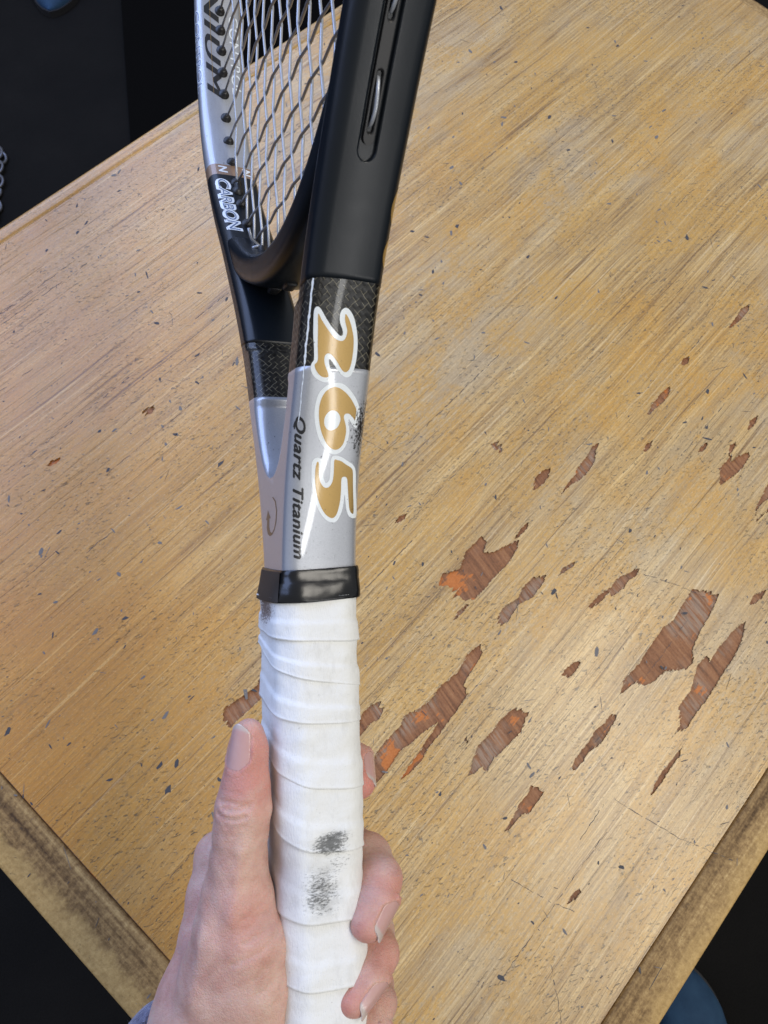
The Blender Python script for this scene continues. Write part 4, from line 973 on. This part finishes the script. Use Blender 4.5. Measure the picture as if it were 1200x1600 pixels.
# nail plates: the flesh is pressed in under each plate and rises in a fold round it
NAILS = [(px(386,1196,.2460), px(388,1132,.2465), (-.52,.02,-.85), 7.1, 5.0, 52, 1.2),
         (px(556,1186,.2728), px(563,1228,.2645), (.90,-.1,-.30), 6.7, 5.8, 50, 2.0),
         (px(593,1400,.2550), px(573,1452,.2485), (.78,.26,-.57), 7.5, 5.9, 50, 2.4),
         (px(580,1518,.2545), px(551,1569,.2485), (.76,.30,-.57), 7.3, 5.7, 50, 2.4),
         (px(586,1594,.2560), px(562,1647,.2505), (.76,.30,-.57), 6.3, 5.1, 50, 2.2)]
def nail_axes(c0, c1, nrm):
    ax = (c1-c0); L = np.linalg.norm(ax); ax = ax/L; nv = np.array(nrm, float); nv -= ax*(nv@ax); nv /= np.linalg.norm(nv); return ax, nv, np.cross(ax, nv), L
def nail_width(b): return (1-np.maximum(0, (.34-b)/.34)**2.2*.72)*(1-np.maximum(0, (b-.70)/.30)**2.2*.62)
for c0, c1, nrm, r0, r1, hd, over in NAILS:
    ax, nv, sd, L = nail_axes(c0, c1, nrm); d = P-c0; x = d@ax; yn, ys = d@nv, d@sd; th = np.degrees(np.arctan2(ys, yn)); rr = np.hypot(yn, ys)
    b = x/(L+over); sel = (b > -.35) & (b < 1.15) & (rr < r0*1.8) & (np.abs(th) < 100)
    e = np.maximum((np.abs(th)/(hd*nail_width(np.clip(b, 0, 1)))-1)*hd/57.3*r0, np.maximum(-b, b-1.1)*(L+over))     # mm outside the plate outline
    rt = r0+(r1-r0)*np.clip(x/L, 0, 1)
    sink = np.clip((.15-e)/.6, 0, 1); sink = sink*sink*(3-2*sink)
    ridge = np.exp(-((e-.75)/.65)**2)*np.clip(1.25-b*1.1, 0, 1)
    newr = rr*(1-sink)+np.minimum(rr, rt-.30)*sink
    newr = np.maximum(newr, np.where((e > .2) & (e < 2.2) & (b < .8), rt*.985, 0))*1.+ridge*.30
    k = np.where(sel, newr/np.maximum(rr, 1e-6), 1.); rad = yn[:,None]*nv+ys[:,None]*sd; P = P+rad*(k-1)[:,None]
W_ = (MW @ (P/1000).T).T+CAM_POS
base = c2w(px(345,1900,.282)/1000)
person = empty('person', base)
tag(person, 'left hand with fleece cuff gripping the white racket handle, thumb pointing up', 'person')
keep = np.ones(len(F), bool)
hand = obj('hand', W_-base, F[:, ::-1] if False else F, SKIN, person)
att = hand.data.attributes.new('flush', 'FLOAT', 'POINT'); att.data.foreach_set('value', flush.astype(np.float32))

def nail(c0, c1, nrm, r0, r1, half_deg, over, name='fingernail'):
    """plate on the back of a fingertip: from root c0 to tip c1 (finger axis, mm), facing nrm"""
    ax, nv, sd, L = nail_axes(c0, c1, nrm); na, nb = 19, 26; V, tip = [], []
    for lay in (0, 1):
        for i in range(nb):
            b = i/(nb-1); bb = b*(L+over)
            r = (r0+(r1-r0)*min(1, bb/L))+.02+.10*b-(.30 if lay else 0)
            for j in range(na):
                a = -1+2*j/(na-1); th = math.radians(half_deg)*a*float(nail_width(b)); endc = -over*.6*a*a*(b**6)
                p = c0+ax*(bb+endc)+nv*(r*math.cos(th)-.25*b**3)+sd*(r*math.sin(th)); V.append(p); tip.append(min(1, max(0, (bb+1.2*a*a-L*.93)/(L*.07))) if not lay else 1)
    Fg = grid_faces(nb, na); off = nb*na; Fg = Fg+[tuple(i+off for i in f[::-1]) for f in Fg]
    rim = [(j, j+1) for j in range(na-1)]+[(i*na+na-1, (i+1)*na+na-1) for i in range(nb-1)]+[((nb-1)*na+j+1, (nb-1)*na+j) for j in range(na-2, -1, -1)]+[((i+1)*na, i*na) for i in range(nb-2, -1, -1)]
    Fg += [(b, a, a+off, b+off) for a, b in rim]
    Wv = (MW @ (np.array(V)/1000).T).T+CAM_POS-base
    o = obj(name, Wv, Fg, NAIL, hand); at = o.data.attributes.new('tip', 'FLOAT', 'POINT'); at.data.foreach_set('value', np.array(tip, np.float32)); return o
for args in NAILS: nail(*args)

# fleece sleeve
ax0, ax1 = px(300,1742,.272), px(350,2300,.31); axd = (ax1-ax0)/np.linalg.norm(ax1-ax0); s1 = np.cross(axd, [0,0,1.]); s1 /= np.linalg.norm(s1); s2 = np.cross(axd, s1)
V = []; rows = [(16,24.5),(3,25.5),(-3,29),(-5,33),(-2,36),(6,37.5),(14,36.5),(24,37.5),(34,36.5),(60,38.5),(100,40),(150,43)]
for s, r in rows:
    for k in range(72):
        a = 2*math.pi*k/72; rr = r*1.16+1.6*mnoise.noise(Vector((s*.12, math.cos(a)*3, math.sin(a)*3)))+.8*mnoise.noise(Vector((s*.5, math.cos(a)*9, math.sin(a)*9)))
        p = ax0+axd*(s-.42*rr*(s1*math.cos(a)+s2*math.sin(a))[2]+1.2*mnoise.noise(Vector((9, math.cos(a)*2, math.sin(a)*2))))+s1*rr*math.cos(a)+s2*rr*math.sin(a); V.append(MW @ (p/1000)+CAM_POS-base)
sl = obj('sleeve', V, grid_faces(len(rows), 72, True), FLEECE, person)
sub = sl.modifiers.new('round', 'SUBSURF'); sub.levels = sub.render_levels = 2
# loose fibres of the fleece on the cuff
Vf, Ff = [], []
for k in range(2600):
    a = rng.uniform(0, 2*math.pi); s = rng.uniform(-5, 40); r = float(np.interp(s, [-5,-2,6,40], [33,36,37.5,37]))*1.16; nrm = s1*math.cos(a)+s2*math.sin(a)
    if s < 0: nrm = nrm-axd*.8
    p = ax0+axd*(s-.42*r*(s1*math.cos(a)+s2*math.sin(a))[2])+(s1*math.cos(a)+s2*math.sin(a))*(r-.5); q = p+nrm*rng.uniform(.8, 2.6)+rng.normal(0, .9, 3); w = np.cross(q-p, rng.normal(0,1,3)); w = w/np.linalg.norm(w)*.07
    b = len(Vf); Vf += [MW @ (x/1000)+CAM_POS-base for x in (p-w, p+w, q)]; Ff.append((b,b+1,b+2))
tag(obj('fleece_pile', Vf, Ff, FLEECE, sl, smooth=False), kind='stuff')

# ------------------------------------------------------------------ things on the floor at the picture's edges
def shoe(tip, heading, label, length=.27, width=.098, scale=1.):
    root = empty('shoe', (tip[0], tip[1], 0)); root.rotation_euler.z = heading      # toe at the origin, heel along -x
    V, rows, nc = [], 26, 24
    for i in range(rows):
        s = i/(rows-1); x = -length*s; wd = width/2*(min(1, math.sin(min(1, s*3.2)*math.pi/2)**.62+.02))*(1-.20*math.exp(-((s-.62)/.18)**2))*(1-.35*max(0, (s-.93)/.07)**2)
        ht = .018+.036*min(1, s*4.)**.7+.050*min(1, max(0, (s-.28)/.35))
        for k in range(nc):
            a = math.pi*k/(nc-1); cy, cz = math.cos(a), math.sin(a)
            V.append((x*scale, wd*cy*(1 if cz < .5 else 1-.12*(cz-.5))*scale, (.012+(ht-.012)*cz**.75 if cz > 0 else .012)*scale))
    obj('upper', V, flip(grid_faces(rows, nc))+[tuple((rows-1)*nc+k for k in range(nc)), tuple(range(nc))[::-1]], BLUE, root)
    V = []
    for z in (0., .014):
        for k in range(64):
            t = k/64; s = 1-abs(2*t-1); sg = 1 if t < .5 else -1
            wd = (width/2+.004)*(math.sin(min(1, s*3.2)*math.pi/2)**.62)*(1-.20*math.exp(-((s-.62)/.18)**2))*(math.sqrt(max(0, 1-((s-.9)/.1)**2)) if s > .9 else 1)
            V.append(((.004-(length+.008)*s)*scale, sg*wd*scale, z*scale))
    Fs = [(k, (k+1) % 64, 64+(k+1) % 64, 64+k) for k in range(64)]+[tuple(range(64))[::-1], tuple(range(64, 128))]
    obj('sole', V, Fs, SOLE, root, smooth=False); tag(root, label, 'shoe', 'blue shoes on the floor'); return root
shoe((.190,-.553), math.radians(50), 'blue rounded shoe toe on the dark floor below the right table edge')
shoe((.765,1.565), math.radians(222), 'small blue shoe tip on the dark floor far beyond the table, at the top')
sheet_o = empty('dark_floor_sheet', (.95, 1.15, 0)); ex = np.array([.183,.234]); ex = ex/np.linalg.norm(ex); ey = np.array([ex[1], -ex[0]])  # flat black sheet laid over the darker part of the floor
def mp(a, b): p = np.array([.733,1.274])+ex*a+ey*b; return p-np.array([.95,1.15])
corners = [mp(-.35,0), mp(.75,0), mp(.75,.9), mp(-.35,.9)]
V = [(c[0], c[1], z) for z in (0.001, .007) for c in corners]; obj('dark_sheet', V, [(0,1,2,3)[::-1],(4,5,6,7),(0,1,5,4),(1,2,6,5),(2,3,7,6),(3,0,4,7)], SHEETBLK, sheet_o, smooth=False)
tag(sheet_o, 'flat black sheet on the dark floor beyond the far table edge, left of the strings', 'mat')
chain_o = empty('steel_chain', (.372, 1.243, 0)); tag(chain_o, 'dull steel chain lying on the floor at the left picture edge', 'chain')
for k in range(9):
    t = k-3; c = np.array([t*.0205*.67+.006*math.sin(k*2.1), t*.0205*.74, .0075]); V = []
    for i in range(20):
        a = 2*math.pi*i/20; R3 = np.array([math.cos(a)*.0145*.67-math.sin(a)*.0085*.74, math.cos(a)*.0145*.74+math.sin(a)*.0085*.67, (math.sin(a)*.004 if k % 2 else 0)]); V.append(c+R3)
    v, f = tube(V+[V[0], V[1]], .0034, 8, False); obj('chain_link', v, f, CHROME, chain_o)
